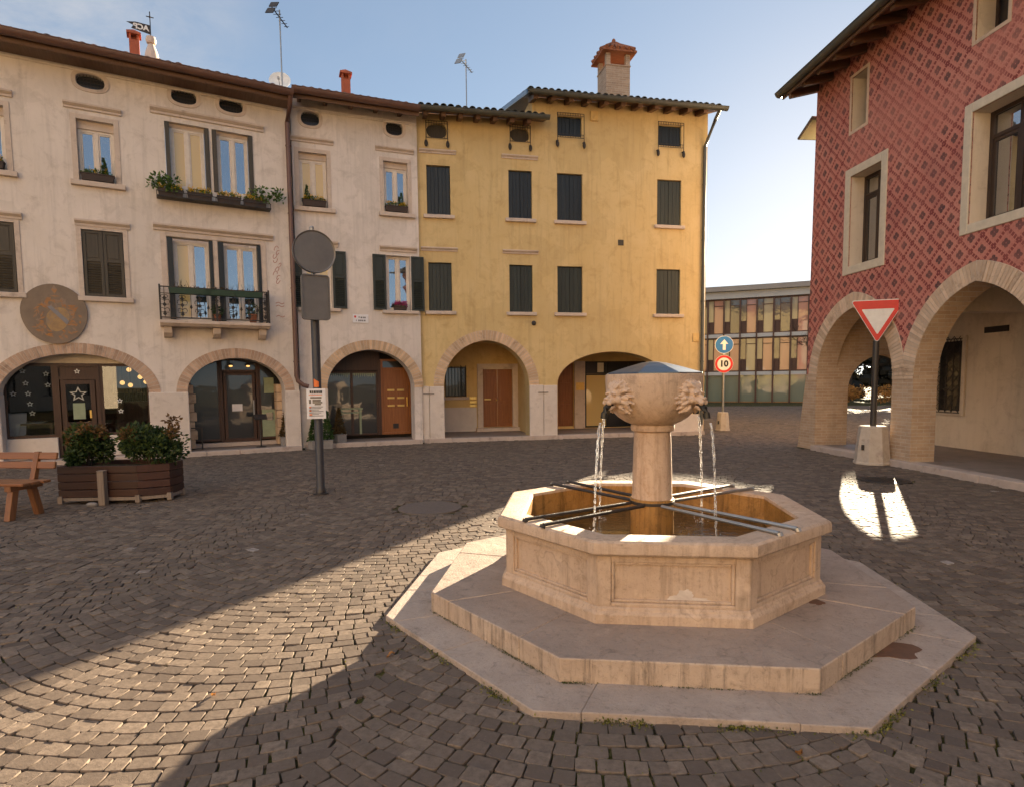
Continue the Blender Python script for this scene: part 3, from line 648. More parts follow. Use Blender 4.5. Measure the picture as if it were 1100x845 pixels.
# balcony
m = MB(); m.prism([(.0, 2.96), (-.38, 2.96), (-.42, 3.0), (-.45, 3.02), (-.45, 3.09), (0, 3.09)], -.42, 1.86, 'x'); bal = m.build('balcony', M['trim'], hA, bevel=.006)
for u in (-.36, .63, 1.62):
    m = MB(); m.prism([(0, 2.72), (-.16, 2.74), (-.26, 2.82), (-.3, 2.957), (0, 2.957)], u, u+.17, 'x'); m.build('bracket', M['trim'], bal, bevel=.01)
m = MB(); y = -.42; u0, u1 = -.40, 1.84
for z in (3.13, 3.80): m.box(u0, u1, y-.012, y+.012, z, z+.025); [m.box(u-.012, u+.012, y+.012, 0, z, z+.025) for u in (u0+.012, u1-.012)]
m.box(u0, u1, y-.01, y+.01, 3.66, 3.675)
for u in (u0, .72, u1): m.box(u-.018, u+.018, y-.018, y+.018, 3.09, 3.86)
n = 13
for k in range(n):
    u = u0+.085+(u1-u0-.17)*k/(n-1)
    m.box(u-.006, u+.006, y-.006, y+.006, 3.15, 3.80)
    if k % 2 == 0:
        for sg in (-1, 1):
            for zc, rr in ((3.30, .05), (3.48, .055), (3.60, .035)):
                pts = [(u+sg*(rr-rr*math.cos(t)*(1-.06*t)), y, zc+rr*math.sin(t)) for t in np.linspace(-2.2, 3.6, 12)]; m.tube(pts, .007, 5)
        for zc in (3.22, 3.42, 3.56): m.prism([(u, zc-.05), (u+.04, zc), (u, zc+.06), (u-.04, zc)], y-.006, y+.006, 'y')
    else:
        pts = [(u+.035*math.cos(t), y, 3.73+.03*math.sin(t)) for t in np.linspace(0, 6.28, 12)]; m.tube(pts, .006, 5)
        m.prism([(u, 3.33), (u+.03, 3.38), (u, 3.46), (u-.03, 3.38)], y-.006, y+.006, 'y')
for u in (u0+.012, u1-.012):
    for k in range(4): m.box(u-.006, u+.006, y+.08+k*.09, y+.092+k*.09, 3.15, 3.80)
m.build('railing', M['iron'], bal)
# painted crest
def crest_mat():
    mt, nt, bs = new_mat('faded_crest'); tc = nt.nodes.new('ShaderNodeTexCoord'); v = coords(nt)
    col = mixc(nt, ramp(nt, noise(nt, v, 3, 7, .7), .3, .7), (.17, .125, .09), (.24, .175, .125)); col = mixc(nt, math_(nt, 'MULTIPLY', ramp(nt, noise(nt, v, 14, 6, .7), .5, .7), .5), col, (.17, .13, .10))
    lk(nt, col, bs.inputs['Base Color']); bs.inputs['Roughness'].default_value = .95; return mt
M['crest'] = crest_mat()
m = MB(); c = (-2.33, 3.16); m.prism([(c[0]+.57*math.cos(t)*(1+.02*math.sin(3*t)), c[1]+.62*math.sin(t)) for t in np.linspace(0, 6.283, 41)[:-1]], -.062, .01, 'y')
cr = m.build('round_crest', M['crest'], hA); cr['label'] = 'faded round fresco with a coat of arms'
M['crestochre'] = surf('crest_ochre', (.40, .25, .11), (.28, .18, .10), 9, .95, .2, 50, c3=(.25, .19, .14), s3=5, t3=(.48, .6)); M['crestrust'] = surf('crest_rust', (.42, .18, .05), (.28, .155, .085), 12, .95, .2, 50, c3=(.26, .19, .14), s3=7, t3=(.45, .6))
M['crestgrey'] = surf('crest_grey', (.20, .19, .20), (.25, .225, .22), 12, .95, .2, 50)
m = MB(); m.prism([(c[0]+.05+.20*math.cos(t)+.04*math.sin(t), c[1]-.08+.27*math.sin(t)*(1.05 if math.sin(t) < 0 else .8)) for t in np.linspace(0, 6.283, 29)[:-1]], -.0645, -.062, 'y'); m.build('shield', M['crestochre'], cr)
m = MB(); m.prism([(c[0]-.12, c[1]+.15), (c[0]-.05, c[1]+.17), (c[0]+.24, c[1]-.14), (c[0]+.20, c[1]-.22)], -.0665, -.0645, 'y'); m.build('bend', M['crestgrey'], cr)
m = MB()
for k in range(70):
    t = RNG.uniform(0, 6.283); rr = RNG.uniform(.26, .44); x, z = c[0]+.04+rr*math.cos(t)*.95, c[1]-.1+rr*math.sin(t)
    if abs(z-c[1]) > .55: continue
    a = RNG.uniform(0, 3.14); L, W = RNG.uniform(.04, .1), RNG.uniform(.015, .03)
    m.prism([(x+L*math.cos(a), z+L*math.sin(a)), (x-W*math.sin(a), z+W*math.cos(a)), (x-L*math.cos(a), z-L*math.sin(a)), (x+W*math.sin(a), z-W*math.cos(a))], -.0645-k*.00003, -.062, 'y')
for x, z, w_, h_ in ((0.02, .5, .05, .16), (0.02, .27, .16, .05), (-.1, .3, .04, .07), (.14, .3, .04, .07), (.02, .37, .09, .03)):
    m.prism([(c[0]+x-w_, c[1]+z), (c[0]+x, c[1]+z-h_*.6), (c[0]+x+w_, c[1]+z), (c[0]+x, c[1]+z+h_*.6)], -.0656-.0002*h_, -.062, 'y')
m.build('mantling', M['crestrust'], cr)
# faded red writing near the pipe
M['rust'] = surf('faded_red_paint', (.38, .17, .135), (.50, .31, .25), 25, .95, 0, 40)
m = MB()
def stroke(pts, w=.016):
    for a, b in zip(pts[:-1], pts[1:]):
        d = Vector((b[0]-a[0], b[1]-a[1])); n_ = Vector((-d.y, d.x)).normalized()*w/2
        m.prism([(a[0]+n_.x, a[1]+n_.y), (b[0]+n_.x, b[1]+n_.y), (b[0]-n_.x, b[1]-n_.y), (a[0]-n_.x, a[1]-n_.y)], -.003, .001, 'y')
for k in range(9):
    z = 4.95-.1*k; x = 2.12+.05*math.sin(k*1.9)
    stroke([(x+.05*math.cos(t+k), z+.055*math.sin(t*1.3+k)) for t in np.linspace(0, 4, 7)], .017)
for z in (3.62, 3.55, 3.3): stroke([(2.06, z), (2.12, z+.03), (2.2, z-.01), (2.26, z+.02)], .02)
m.build('faded_writing', M['rust'], hA)
# ground floor: restaurant front in the left arch
y = .40
m = MB(); bars(m, -3.36, -2.46, .55, 2.14, .06, y, y+.07); sw = m.build('shop_window', M['darkwood'], hA); q = MB(); q.box(-3.31, -2.51, y+.03, y+.036, .6, 2.09); q.build('pane', M['clear'], sw)
m = MB(); m.box(-3.36, -2.46, y-.12, y+.2, .1, .55); m.build('parapet', M['palestone'], hA, bevel=.01)
m = MB(); bars(m, -1.66, -.70, .55, 2.14, .06, y, y+.07); sw2 = m.build('shop_window', M['darkwood'], hA); q = MB(); q.box(-1.61, -.75, y+.03, y+.036, .6, 2.09); q.build('pane', M['clear'], sw2)
m = MB(); m.box(-1.66, -.70, y-.1, y+.2, .1, .55); m.build('parapet', M['palestone'], hA, bevel=.01)
m = MB(); bars(m, -2.46, -1.66, .1, 2.14, .07, y-.02, y+.09); m.box(-2.39, -1.73, y-.015, y+.085, 1.79, 1.86); m.box(-2.39, -1.73, y+.02, y+.07, 1.86, 2.07); fd = m.build('door_frame', M['darkwood'], hA)
m = MB(); bars(m, -2.37, -1.75, .12, 1.78, .09, y-.005, y+.05, 0, (.82,)); dr = m.build('door', M['darkwood'], hA, bevel=.004)
q = MB(); q.box(-2.29, -1.83, y+.02, y+.026, .86, 1.70); q.box(-2.29, -1.83, y+.02, y+.026, .2, .78); q.build('pane', M['clear'], dr)
q = MB(); q.box(-1.87, -1.835, y-.035, y-.005, .95, 1.12); q.build('handle', M['brass'], dr)
q = MB(); q.box(-2.17, -1.95, y-.012, y-.006, .93, 1.28); q.build('notice', M['greenpap'], dr)
q = MB(); star_mesh(q, .17, y-.02, y-.006, (-2.06, 1.47), .45, .68); q.build('star_ornament', M['galv'], dr)
m = MB(); m.box(-3.4, -.66, y, y+.1, 2.145, 2.45); m.build('shop_header', M['creamin'], hA)
# interior of the restaurant
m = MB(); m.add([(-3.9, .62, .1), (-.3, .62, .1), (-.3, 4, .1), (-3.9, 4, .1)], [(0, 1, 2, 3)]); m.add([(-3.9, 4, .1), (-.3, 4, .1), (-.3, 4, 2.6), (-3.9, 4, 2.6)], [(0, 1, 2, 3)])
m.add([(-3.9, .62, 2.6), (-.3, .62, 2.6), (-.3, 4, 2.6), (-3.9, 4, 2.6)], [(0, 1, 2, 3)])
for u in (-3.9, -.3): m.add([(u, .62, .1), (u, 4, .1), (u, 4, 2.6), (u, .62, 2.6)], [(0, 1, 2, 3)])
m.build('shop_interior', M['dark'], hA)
m = MB(); m.box(-1.5, -.45, 2.4, 2.5, .1, 1.2); m.box(-1.55, -.4, 2.35, 2.55, 1.2, 1.25); m.build('bar_counter', M['darkwood'], hA)
m = MB(); m.prism([(-1.62, 1.45), (-.95, 1.45), (-1.02, 2.2), (-1.55, 2.2)], 3.2, 3.3, 'y'); m.build('lit_niche', M['trough2'], hA)
m = MB()
for k in range(11):
    u = -1.3+.085*k; m.lathe([(.025, 1.25), (.03, 1.4), (.012, 1.47), (.012, 1.55)], 8, (u, 2.45))
m.build('bottle_row', M['panedark'], hA)
def pw(P, u, y, z): return P.w(u, y, z)
for u, yy, z, lb in ((-1.32, 2.0, 1.72, 'glowing globe lamp over the bar, farthest left of the lit globes'), (-1.16, 2.2, 1.66, 'glowing globe lamp over the bar, lowest of the lit globes'), (-.92, 1.6, 1.86, 'glowing globe lamp just inside the right end of the shop window, upper one'), (-.80, 1.55, 1.74, 'glowing globe lamp just inside the right end of the shop window, lower one'),
                     (-1.18, 2.3, 2.05, 'small glowing globe lamp high before the lit niche')):
    t = thing('globe_lamp', lb, 'lamp', pw(PA, u, yy, z), PA.a, 'globe lamps inside the restaurant'); r = .055
    q = MB(); q.ell((0, 0, 0), (r, r, r), 14, 10); q.build('globe', M['lamp'], t, smooth=True); q = MB(); q.tube([(0, 0, r), (0, 0, 2.59-z)], .006, 6); q.build('cord', M['black'], t)
t = thing('dining_table', 'small dining table under white cloth behind the left restaurant window', 'table', pw(PA, -3.0, 1.3, .1), PA.a)
q = MB(); q.box(-.38, .38, -.3, .3, .70, .74); q.build('tabletop', M['darkwood'], t)
for a in (-.33, .33):
    for b in (-.25, .25): q = MB(); q.box(a-.025, a+.025, b-.025, b+.025, 0, .70); q.build('leg', M['darkwood'], t)
q = MB(); q.prism([(-.40, .745), (.2, .745), (.2, .752), (-.41, .752), (-.43, .3), (-.415, .3)], -.32, .32, 'y'); q.prism([(-.42, .74), (-.2, .74), (-.25, .28), (-.44, .34)], -.335, -.32, 'y'); q.build('tablecloth', M['cloth'], t)
t = thing('dining_chair', 'dark dining chair draped with a white cloth in the left restaurant window', 'chair', pw(PA, -3.2, .85, .1), PA.a+.5)
for a in (-.18, .18):
    for b in (-.18, .18): q = MB(); q.box(a-.02, a+.02, b-.02, b+.02, 0, .95 if b > 0 else .44); q.build('leg', M['darkwood'], t)
q = MB(); q.box(-.2, .2, -.2, .2, .44, .48); q.build('seat', M['darkwood'], t); q = MB(); q.box(-.16, .16, .165, .195, .6, .93); q.build('backrest', M['darkwood'], t)
q = MB(); q.prism([(-.2, .955), (.2, .955), (.16, .5), (-.02, .42), (-.19, .55)], .14, .155, 'y'); q.prism([(-.2, .96), (.2, .96), (.2, .972), (-.2, .972)], .14, .22, 'y'); q.build('draped_cloth', M['cloth'], t)
stars = [(-3.02, 1.98), (-2.98, 1.72), (-2.95, 1.5), (-2.93, 1.28), (-2.90, 1.08), (-2.62, 1.92), (-2.60, 1.68), (-3.2, 1.5)]
sp = ['top of the long left column', 'second from the top of the long left column', 'third from the top of the long left column', 'second from the bottom of the long left column', 'bottom of the long left column', 'upper one beside the door frame', 'lower one beside the door frame', 'alone at the far left of the window']
for (u, z), lb in zip(stars, sp):
    q = MB(); star_mesh(q, .062, -.003, .003, (0, 0), .5, .5); o = q.build('hanging_star', M['white'], None, loc=pw(PA, u, y+.08, z), rot=(0, 0, PA.a)); tag(o, 'white star, ' + lb, 'star', 'white stars hung in the restaurant windows')
for (u, z), lb in zip([(-1.3, 1.31), (-1.29, 1.08), (-2.06, 1.97)], ['upper one of the pair in the right pane', 'lower one of the pair in the right pane', 'alone in the pane above the door']):
    q = MB(); star_mesh(q, .06, -.003, .003, (0, 0), .5, .5); o = q.build('hanging_star', M['white'], None, loc=pw(PA, u, y+.016 if u > -1.6 else y+.0, z), rot=(0, 0, PA.a)); tag(o, 'white star, ' + lb, 'star', 'white stars hung in the restaurant windows')
# shop front in the second arch
y = .95
m = MB(); bars(m, .10, .80, .24, 2.32, .05, y, y+.07); s1 = m.build('shop_window', M['darkwood'], hA); q = MB(); q.box(.14, .76, y+.03, y+.036, .28, 2.28); q.build('pane', M['panedark'], s1)
m = MB(); bars(m, 1.70, 2.26, .24, 2.32, .05, y, y+.07); s2 = m.build('shop_window', M['darkwood'], hA); q = MB(); q.box(1.74, 2.22, y+.03, y+.036, .28, 2.28); q.build('pane', M['panedark'], s2)
q = MB(); q.box(1.76, 2.2, y-.012, y-.004, .30, 1.0); q.build('poster', M['greenpap'], s2); q = MB(); q.box(1.83, 2.07, y-.012, y-.004, 1.42, 1.82); q.build('poster', M['greenpap'], s2)
q = MB(); q.box(1.86, 2.03, y-.02, y-.0125, .72, .92); q.build('poster', M['panedark'], s2)
m = MB(); bars(m, .80, 1.70, .20, 2.32, .06, y-.03, y+.09); m.box(.86, 1.64, y-.02, y+.08, 1.96, 2.02); f2 = m.build('door_frame', M['darkwood'], hA); q = MB(); q.box(.86, 1.64, y+.03, y+.036, 2.02, 2.26); q.build('pane', M['panedark'], f2)
m = MB(); bars(m, .88, 1.62, .22, 1.95, .07, y-.012, y+.04); d2 = m.build('door', M['darkwood'], hA, bevel=.004); q = MB(); q.box(.94, 1.56, y+.01, y+.016, .28, 1.89); q.build('pane', M['panedark'], d2)
q = MB(); q.box(1.06, 1.30, y-.006, y, .98, 1.16); q.build('notice', M['paper'], d2); q = MB(); q.box(1.55, 1.58, y-.05, y-.02, .85, 1.25); q.build('handle', M['galv'], d2)
for u in (.12, 2.14):
    m = MB()
    for k in range(7): m.box(u-.07, u+.07+.05*(k % 2), .52, .94, .12+k*.22, .33+k*.22)
    m.build('ashlar_jamb', M['ringB'], hA, bevel=.012)
m = MB(); m.box(.0, 2.3, y-.12, y+.15, .1, .2); m.build('doorstep', M['curbst'], hA, bevel=.01)
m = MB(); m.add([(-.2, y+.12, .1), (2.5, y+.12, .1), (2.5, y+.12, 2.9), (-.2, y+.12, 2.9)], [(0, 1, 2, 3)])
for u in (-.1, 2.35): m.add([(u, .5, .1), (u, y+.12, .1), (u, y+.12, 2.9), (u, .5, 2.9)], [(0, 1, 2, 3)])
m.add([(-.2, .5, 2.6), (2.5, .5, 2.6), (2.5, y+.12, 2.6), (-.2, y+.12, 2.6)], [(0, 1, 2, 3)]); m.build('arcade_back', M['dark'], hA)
for u, lb in ((1.06, 'left one of the two amber lamps above the dark shop door'), (1.46, 'right one of the two amber lamps above the dark shop door')):
    t = thing('door_lamp', lb, 'lamp', pw(PA, u, y-.1, 2.13), PA.a, 'amber lamps above the shop door'); q = MB(); q.box(-.05, .05, -.03, .03, 0, .05); q.build('housing', M['black'], t); q = MB(); q.ell((0, -.01, -.02), (.045, .025, .022), 10, 6); q.build('bulb', M['lamp'], t, smooth=True)

# ================================================================== middle house
hB = thing('plastered_house', 'narrow pale rose house with one arch, between brown downpipe and yellow house', 'house', PB.o, PB.a)
arB = [ell_arch(.44, 1.14, 1.52, 1.01)]
hol = [rect(-1.21, -.54, 6.08, 7.42), rect(.89, 1.52, 6.13, 7.44), rect(-1.20, -.50, 3.58, 5.03), rect(.90, 1.54, 3.58, 5.02)]
ovB = [(-.90, 8.25), (1.20, 8.29)]; hol += [oval(c, z, .22, .17) for c, z in ovB]
m = wall_front((-1.36, 1.79, [(1.79, 8.82), (-1.36, 8.82)]), hol, arB, 0, .2, .5); shell(m, -1.36, 1.79, 9, 0, 8.82); m.build('wall', M['pinkb'], hB)
tiles(hB, -1.34, 1.78, -.56, 8.66, 16, 5.5, 'tile'); gutter(hB, -1.34, 1.74, -.66, 8.65, .115, 'gutbrown'); m = MB(); m.box(-1.34, 1.74, -.56, -.53, 8.46, 8.64); m.build('fascia', M['rafter'], hB); cornice(hB, -1.3, 1.74, 8.42, 8.50, M['pinkb'], .06, 'eaves_moulding'); rafters(hB, -1.3, 1.75, -.55, 8.60, 16, 'rafter', .62, .09, .19)
brick_ring(hB, arB[0], .26, M['ringB'])
for u0, u1 in ((-1.36, -.70),): m = MB(); m.box(u0-.012, u1+.012, -.035, .505, 0, 1.52); m.build('pier', M['palestone'], hB, bevel=.02)
for c, z in ovB:
    m = MB(); o = oval(c, z, .30, .24); i = oval(c, z, .226, .176)
    for k in range(len(o)): q = (k+1) % len(o); m.prism([o[k], o[q], i[q], i[k]], -.018, .03, 'y')
    w = m.build('attic_window', M['trim'], hB); q = MB(); q.box(c-.22, c+.22, .12, .13, z-.17, z+.17); q.build('pane', M['panedark'], w)
    q = MB()
    for k in range(8): q.box(c-.2+k*.057-.004, c-.2+k*.057+.004, .05, .058, z-.16, z+.16)
    for k in range(5): q.box(c-.21, c+.21, .048, .056, z-.12+k*.06-.004, z-.12+k*.06+.004)
    q.build('grille', M['iron'], w)
for i, (u0, u1, z0, z1) in enumerate(((-1.21, -.54, 6.08, 7.42), (.89, 1.52, 6.13, 7.44))):
    casement(hB, u0+.005, u1-.005, z0, z1-.14, .13, panes=('panecurt', 'panecurt') if i == 0 else ('pane', 'pane')); trimmed(hB, u0, u1, z0, z1, .1)
    m = MB(); m.box(u0, u1, .1, .2, z1-.14, z1); m.build('blind_box', M['trim'], hB)
    cornice(hB, u0-.2, u1+.18, z1+.24, z1+.35, M['trim'], .09); sill(hB, u0-.15, u1+.18, z0-.11, z0-.005, M['trim'])
for i, (u0, u1, z0, z1) in enumerate(((-1.20, -.50, 3.58, 5.03), (.90, 1.54, 3.58, 5.02))):
    w = casement(hB, u0+.005, u1-.005, z0, z1, .12, panes=('panecurt', 'panecurt') if i == 0 else ('pane', 'pane'))
    for a, b in ((u0-.36, u0-.02), (u1+.02, u1+.36)):
        m = MB(); louvre_leaf(m, a, b, z0+.0, z1, -.055, -.015); m.build('shutter', M['shutgreen'], w, bevel=.003)
    cornice(hB, u0-.16, u1+.18, z1+.1, z1+.24, M['trim'], .09); sill(hB, u0-.14, u1+.2, z0-.09, z0-.005, M['trim'])
# shop front and door of the arch
y = .95
m = MB(); bars(m, -.70, .74, .20, 1.98, .05, y, y+.07, 1); sw = m.build('shop_window', M['darkwood'], hB)
for a, b in ((-.66, -.01), (.05, .70)): q = MB(); q.box(a, b, y+.03, y+.036, .24, 1.94); q.build('pane', M['panedark'], sw)
m = MB()
for k in range(26):
    u = -.64+k*.052; h_ = RNG.uniform(.06, .16); m.prism([(u, 1.93), (u+.05, 1.93), (u+.025, 1.93-h_)], y+.022, y+.026, 'y')
m.build('paper_fringe', M['greenpap'], sw)
m = MB(); m.box(-.36, .30, y-.05, y-.03, .93, .97); m.box(-.32, -.26, y-.05, y-.03, .24, .93); m.box(.2, .26, y-.05, y-.03, .24, .93); m.box(-.26, .2, y-.05, y-.03, .82, .86); m.build('painted_table', M['greenpap'], sw)
m = MB(); m.box(-.72, .80, y-.02, y+.09, 2.0, 2.6); m.box(.74, .82, y-.04, y+.1, .2, 2.3); m.build('shop_header', M['darkwood'], hB)
m = MB(); bars(m, .82, 1.66, .20, 2.32, .06, y-.03, y+.08); m.box(.88, 1.6, y-.02, y+.07, 2.02, 2.08); fr = m.build('door_frame', M['door'], hB); q = MB(); q.box(.88, 1.6, y+.03, y+.036, 2.08, 2.27); q.build('pane', M['panedark'], fr)
m = MB(); m.box(.885, 1.595, y, y+.05, .21, 2.02); dr = m.build('door', M['door'], hB, bevel=.004)
for z in (.98, 1.20, 1.42):
    for u in (1.0, 1.28): q = MB(); q.box(u, u+.20, y-.018, y, z, z+.055); q.build('letter_slot', M['brass'], dr, bevel=.004)
q = MB(); q.box(1.14, 1.30, y-.012, y, .36, .50); q.build('vent', M['iron'], dr)
q = MB(); q.tube([(1.55, y-.05, .98), (1.55, y-.05, 1.25)], .014, 8); q.box(1.54, 1.56, y-.05, y, 1.0, 1.02); q.box(1.54, 1.56, y-.05, y, 1.21, 1.23); q.build('handle', M['brass'], dr)
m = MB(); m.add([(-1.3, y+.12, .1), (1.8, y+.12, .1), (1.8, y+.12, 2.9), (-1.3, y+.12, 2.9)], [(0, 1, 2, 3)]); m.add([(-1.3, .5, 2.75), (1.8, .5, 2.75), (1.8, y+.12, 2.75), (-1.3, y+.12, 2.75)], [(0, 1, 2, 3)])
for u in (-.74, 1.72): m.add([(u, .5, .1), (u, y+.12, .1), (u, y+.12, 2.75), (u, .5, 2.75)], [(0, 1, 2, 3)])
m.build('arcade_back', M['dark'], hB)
t = thing('street_plate', 'small white street name plate above the arch of the rose house', 'street sign', PB.w(.195, -.012, 3.335), PB.a)
q = MB(); q.box(-.2, .2, -.006, .012, -.11, .11); q.build('plate', M['paper'], t, bevel=.003)
q = MB()
for x, z, w_ in ((-.05, .035, .02), (.0, .03, .03), (.05, .03, .028), (.095, .03, .03), (-.12, -.05, .012), (-.06, -.05, .03), (-.01, -.05, .03), (.04, -.05, .026), (.09, -.05, .03)): q.box(x, x+w_, -.008, -.005, z-.02, z+.02)
q.build('worn_lettering', M['black'], t)
q = MB(); q.prism([(-.165, .075), (-.115, .075), (-.115, .035), (-.14, .01), (-.165, .035)], -.0085, -.005, 'y'); q.build('emblem', M['red'], t)

# ================================================================== yellow house
hC = thing('ochre_house', 'yellow ochre house with dark closed shutters and two arches at the corner', 'house', PC.o, PC.a)
arC = [pointed_arch(-2.08, 1.22, 1.54, 1.27, 16), ell_arch(1.70, 1.73, 1.55, .95)]
W2 = [(-3.67, -3.03), (-1.41, -.74), (-.01, .74), (3.03, 3.79)]
hol = [rect(a, b, 6.19, 7.50) for a, b in W2] + [rect(a, b, 3.61, 4.92) for a, b in W2]
atC = [(-3.375, 8.40), (-1.075, 8.46)]; hol += [oval(c, z, .27, .19) for c, z in atC] + [rect(0.02, .72, 8.52, 9.06), rect(3.05, 3.77, 8.46, 9.04)]
m = wall_front((-3.92, 4.62, [(4.62, 9.50), (-.72, 9.50), (-.72, 8.84), (-3.92, 8.84)]), hol, arC, 0, .18, .5); shell(m, -.72, 4.62, 9, 0, 9.5); m.add([(-3.92, 0, 0), (-3.92, 9, 0), (-3.92, 9, 8.8), (-3.92, 0, 8.8)], [(0, 1, 2, 3)])
m.build('wall', M['yellow'], hC)
tiles(hC, -3.9, -.36, -.58, 8.76, 16, 5, 'tilegrey'); gutter(hC, -3.9, -.40, -.66, 8.73, .09, 'gutgreen'); rafters(hC, -3.85, -.42, -.56, 8.68, 16, 'rafter', .46, .12, .17)
rh = tiles(hC, -.98, 4.86, -.58, 9.40, 16, 5, 'tilegrey'); gutter(hC, -.98, 4.86, -.66, 9.37, .09, 'gutgreen'); rafters(hC, -.9, 4.8, -.56, 9.34, 16, 'rafter', .50, .13, .17)
m = MB(); m.prism([(-.6, 9.30), (4.4, 9.30+5*math.tan(R(16))), (4.4, 9.42+5*math.tan(R(16))), (-.6, 9.42)], -1.02, -.985, 'x'); m.build('verge_board', M['lid'], hC)
brick_ring(hC, arC[0], .29, M['ringB'])
for u0, u1 in ((-4.13, -3.30), (-.86, -.03)):
    m = MB(); m.box(u0, (u0+u1)/2-.004, -.045, .505, 0, 1.55); m.box((u0+u1)/2+.004, u1, -.035, .505, 0, 1.54); m.build('pier', M['palestone'], hC, bevel=.02)
    q = MB(); q.box(u0+.25, u0+.55, -.06, -.045, 1.33, 1.345); q.build('iron_cramp', M['iron'], hC)
m = MB(); m.box(3.42, 4.6, -.03, .5, 0, .62); m.build('plinth', M['palestone'], hC, bevel=.015)
for i, (a, b) in enumerate(W2):
    for z0, z1 in ((6.19, 7.50), (3.61, 4.92)):
        w = closed_shutters(hC, a, b, z0, z1, 'shutgreen' if (z0 < 5 or i == 3) else 'shutblack', .06)
        sill(hC, a-.1, b+.1, z0-.1, z0-.005, M['trim'], .09)
        if i < 2:
            cornice(hC, a-.19, b+.17, z1+.30, z1+.40, M['trim'], .08)
for c, z in atC:
    w = MB(); w.box(c-.27, c+.27, .1, .12, z-.19, z+.19); w = w.build('attic_window', M['shutbrown'], hC)
    q = MB()
    for k in range(9): q.tube([(c-.28+k*.07, -.05, z-.2), (c-.28+k*.07, -.05, z+.24)], .006, 5)
    for zz in (z-.2, z+.18, z+.24): q.box(c-.3, c+.3, -.056, -.044, zz-.006, zz+.006)
    for u in (c-.29, c+.29): q.tube([(u, -.05, z+.24), (u, -.05, z-.3)], .009, 6); q.ell((u, -.06, z-.36), (.05, .04, .09), 8, 6); q.box(u-.03, u+.03, -.06, 0, z-.3, z-.27)
    q.build('grille', M['iron'], w)
for a, b, z0, z1 in ((.02, .72, 8.52, 9.06), (3.05, 3.77, 8.46, 9.04)):
    w = closed_shutters(hC, a, b, z0, z1, 'shutblack', .06)
    q = MB()
    for k in range(11): q.tube([(a-.02+k*(b-a+.04)/10, -.07, z0-.06), (a-.02+k*(b-a+.04)/10, -.07, z0+.04)], .006, 5); q.tube([(a-.02+k*(b-a+.04)/10, -.07, z1-.02), (a-.02+k*(b-a+.04)/10, -.07, z1+.06)], .006, 5)
    for zz in (z0-.06, z0+.03, z1-.01, z1+.06): q.box(a-.04, b+.04, -.076, -.064, zz-.006, zz+.006)
    for u in (a-.03, b+.05): q.tube([(u, -.07, z1+.06), (u, -.07, z0-.2)], .009, 6); q.ell((u, -.075, z0-.25), (.05, .04, .09), 8, 6); q.box(u-.03, u+.03, -.08, 0, z0-.18, z0-.15)
    q.build('grille', M['iron'], w)
downpipe(hC, [(4.62, -.66, 9.3), (4.58, -.5, 9.1), (4.50, -.07, 8.5), (4.50, -.07, .3)], 'gutgreen', .05)
q = MB(); q.box(.97, 1.19, -.06, 0, 8.98, 9.24); q.ell((1.08, -.06, 9.08), (.06, .02, .06), 10, 6); al = q.build('alarm_box', M['yellowin'], hC, bevel=.01)
q = MB(); q.box(1.82, 1.99, -.012, 0, 5.56, 5.72); q.build('wall_vent', M['shutbrown'], hC)
q = MB(); q.box(4.22, 4.42, -.03, 0, 2.80, 3.05); q.build('meter_door', M['yellowin'], hC, bevel=.004)
q = MB(); q.lathe([(.06, 0), (.07, .03), (.02, .05)], 14); q.build('wall_rosette', M['iron'], hC, loc=(-.72, 0, 3.30), rot=(R(90), 0, 0))
# arcade room behind
m = MB(); yb = 2.2; m.sheet(rect(-3.5, 4.4, .1, 2.9), [rect(-1.86, -.90, .22, 2.05), rect(-3.06, -2.38, 1.2, 2.13), rect(.62, 1.16, .18, 2.3), rect(1.56, 3.9, .12, 2.29)], yb)
for h in (rect(-1.86, -.90, .22, 2.05), rect(-3.06, -2.38, 1.2, 2.13), rect(.62, 1.16, .18, 2.3), rect(1.56, 3.9, .12, 2.29)): m.strip(h, yb, yb+.12)
for u in (-3.5, -.45, 4.4): m.box(u-.06, u+.06, .5, yb, .1, 2.9)
m.add([(-3.5, .5, 2.85), (4.4, .5, 2.85), (4.4, yb, 2.85), (-3.5, yb, 2.85)], [(0, 1, 2, 3)]); m.build('arcade_wall', M['yellowin'], hC)
m = MB(); m.box(-3.44, -2.07, yb-.02, yb+.01, .1, .86); m.build('wainscot', M['palestone'], hC)
m = MB(); m.box(-2.04, -1.86, yb-.06, yb+.02, .1, 2.22); m.box(-.90, -.72, yb-.06, yb+.02, .1, 2.22); m.box(-1.86, -.90, yb-.06, yb+.02, 2.05, 2.22); m.box(-2.1, -.66, yb-.3, yb+.1, .1, .21); m.build('door_surround', M['trim'], hC, bevel=.008)
m = MB(); m.box(-1.855, -1.385, yb+.05, yb+.09, .22, 2.045); m.box(-1.375, -.905, yb+.05, yb+.09, .22, 2.045)
for u in (-1.855, -1.375):
    for z0, z1 in ((.32, .95), (1.05, 1.95)): m.box(u+.09, u+.38, yb+.035, yb+.05, z0, z1)
dr = m.build('door', M['door'], hC, bevel=.006); q = MB(); q.ell((-1.42, yb+.01, 1.08), (.03, .04, .03), 8, 6); q.box(-1.8, -1.6, yb+.03, yb+.036, 1.08, 1.12); q.build('handle', M['brass'], dr)
m = MB(); bars(m, -3.06, -2.38, 1.2, 2.13, .04, yb+.06, yb+.1); w = m.build('window', M['winbrown'], hC); q = MB(); q.box(-3.02, -2.42, yb+.075, yb+.08, 1.24, 2.09); q.build('pane', M['panedark'], w)
q = MB()
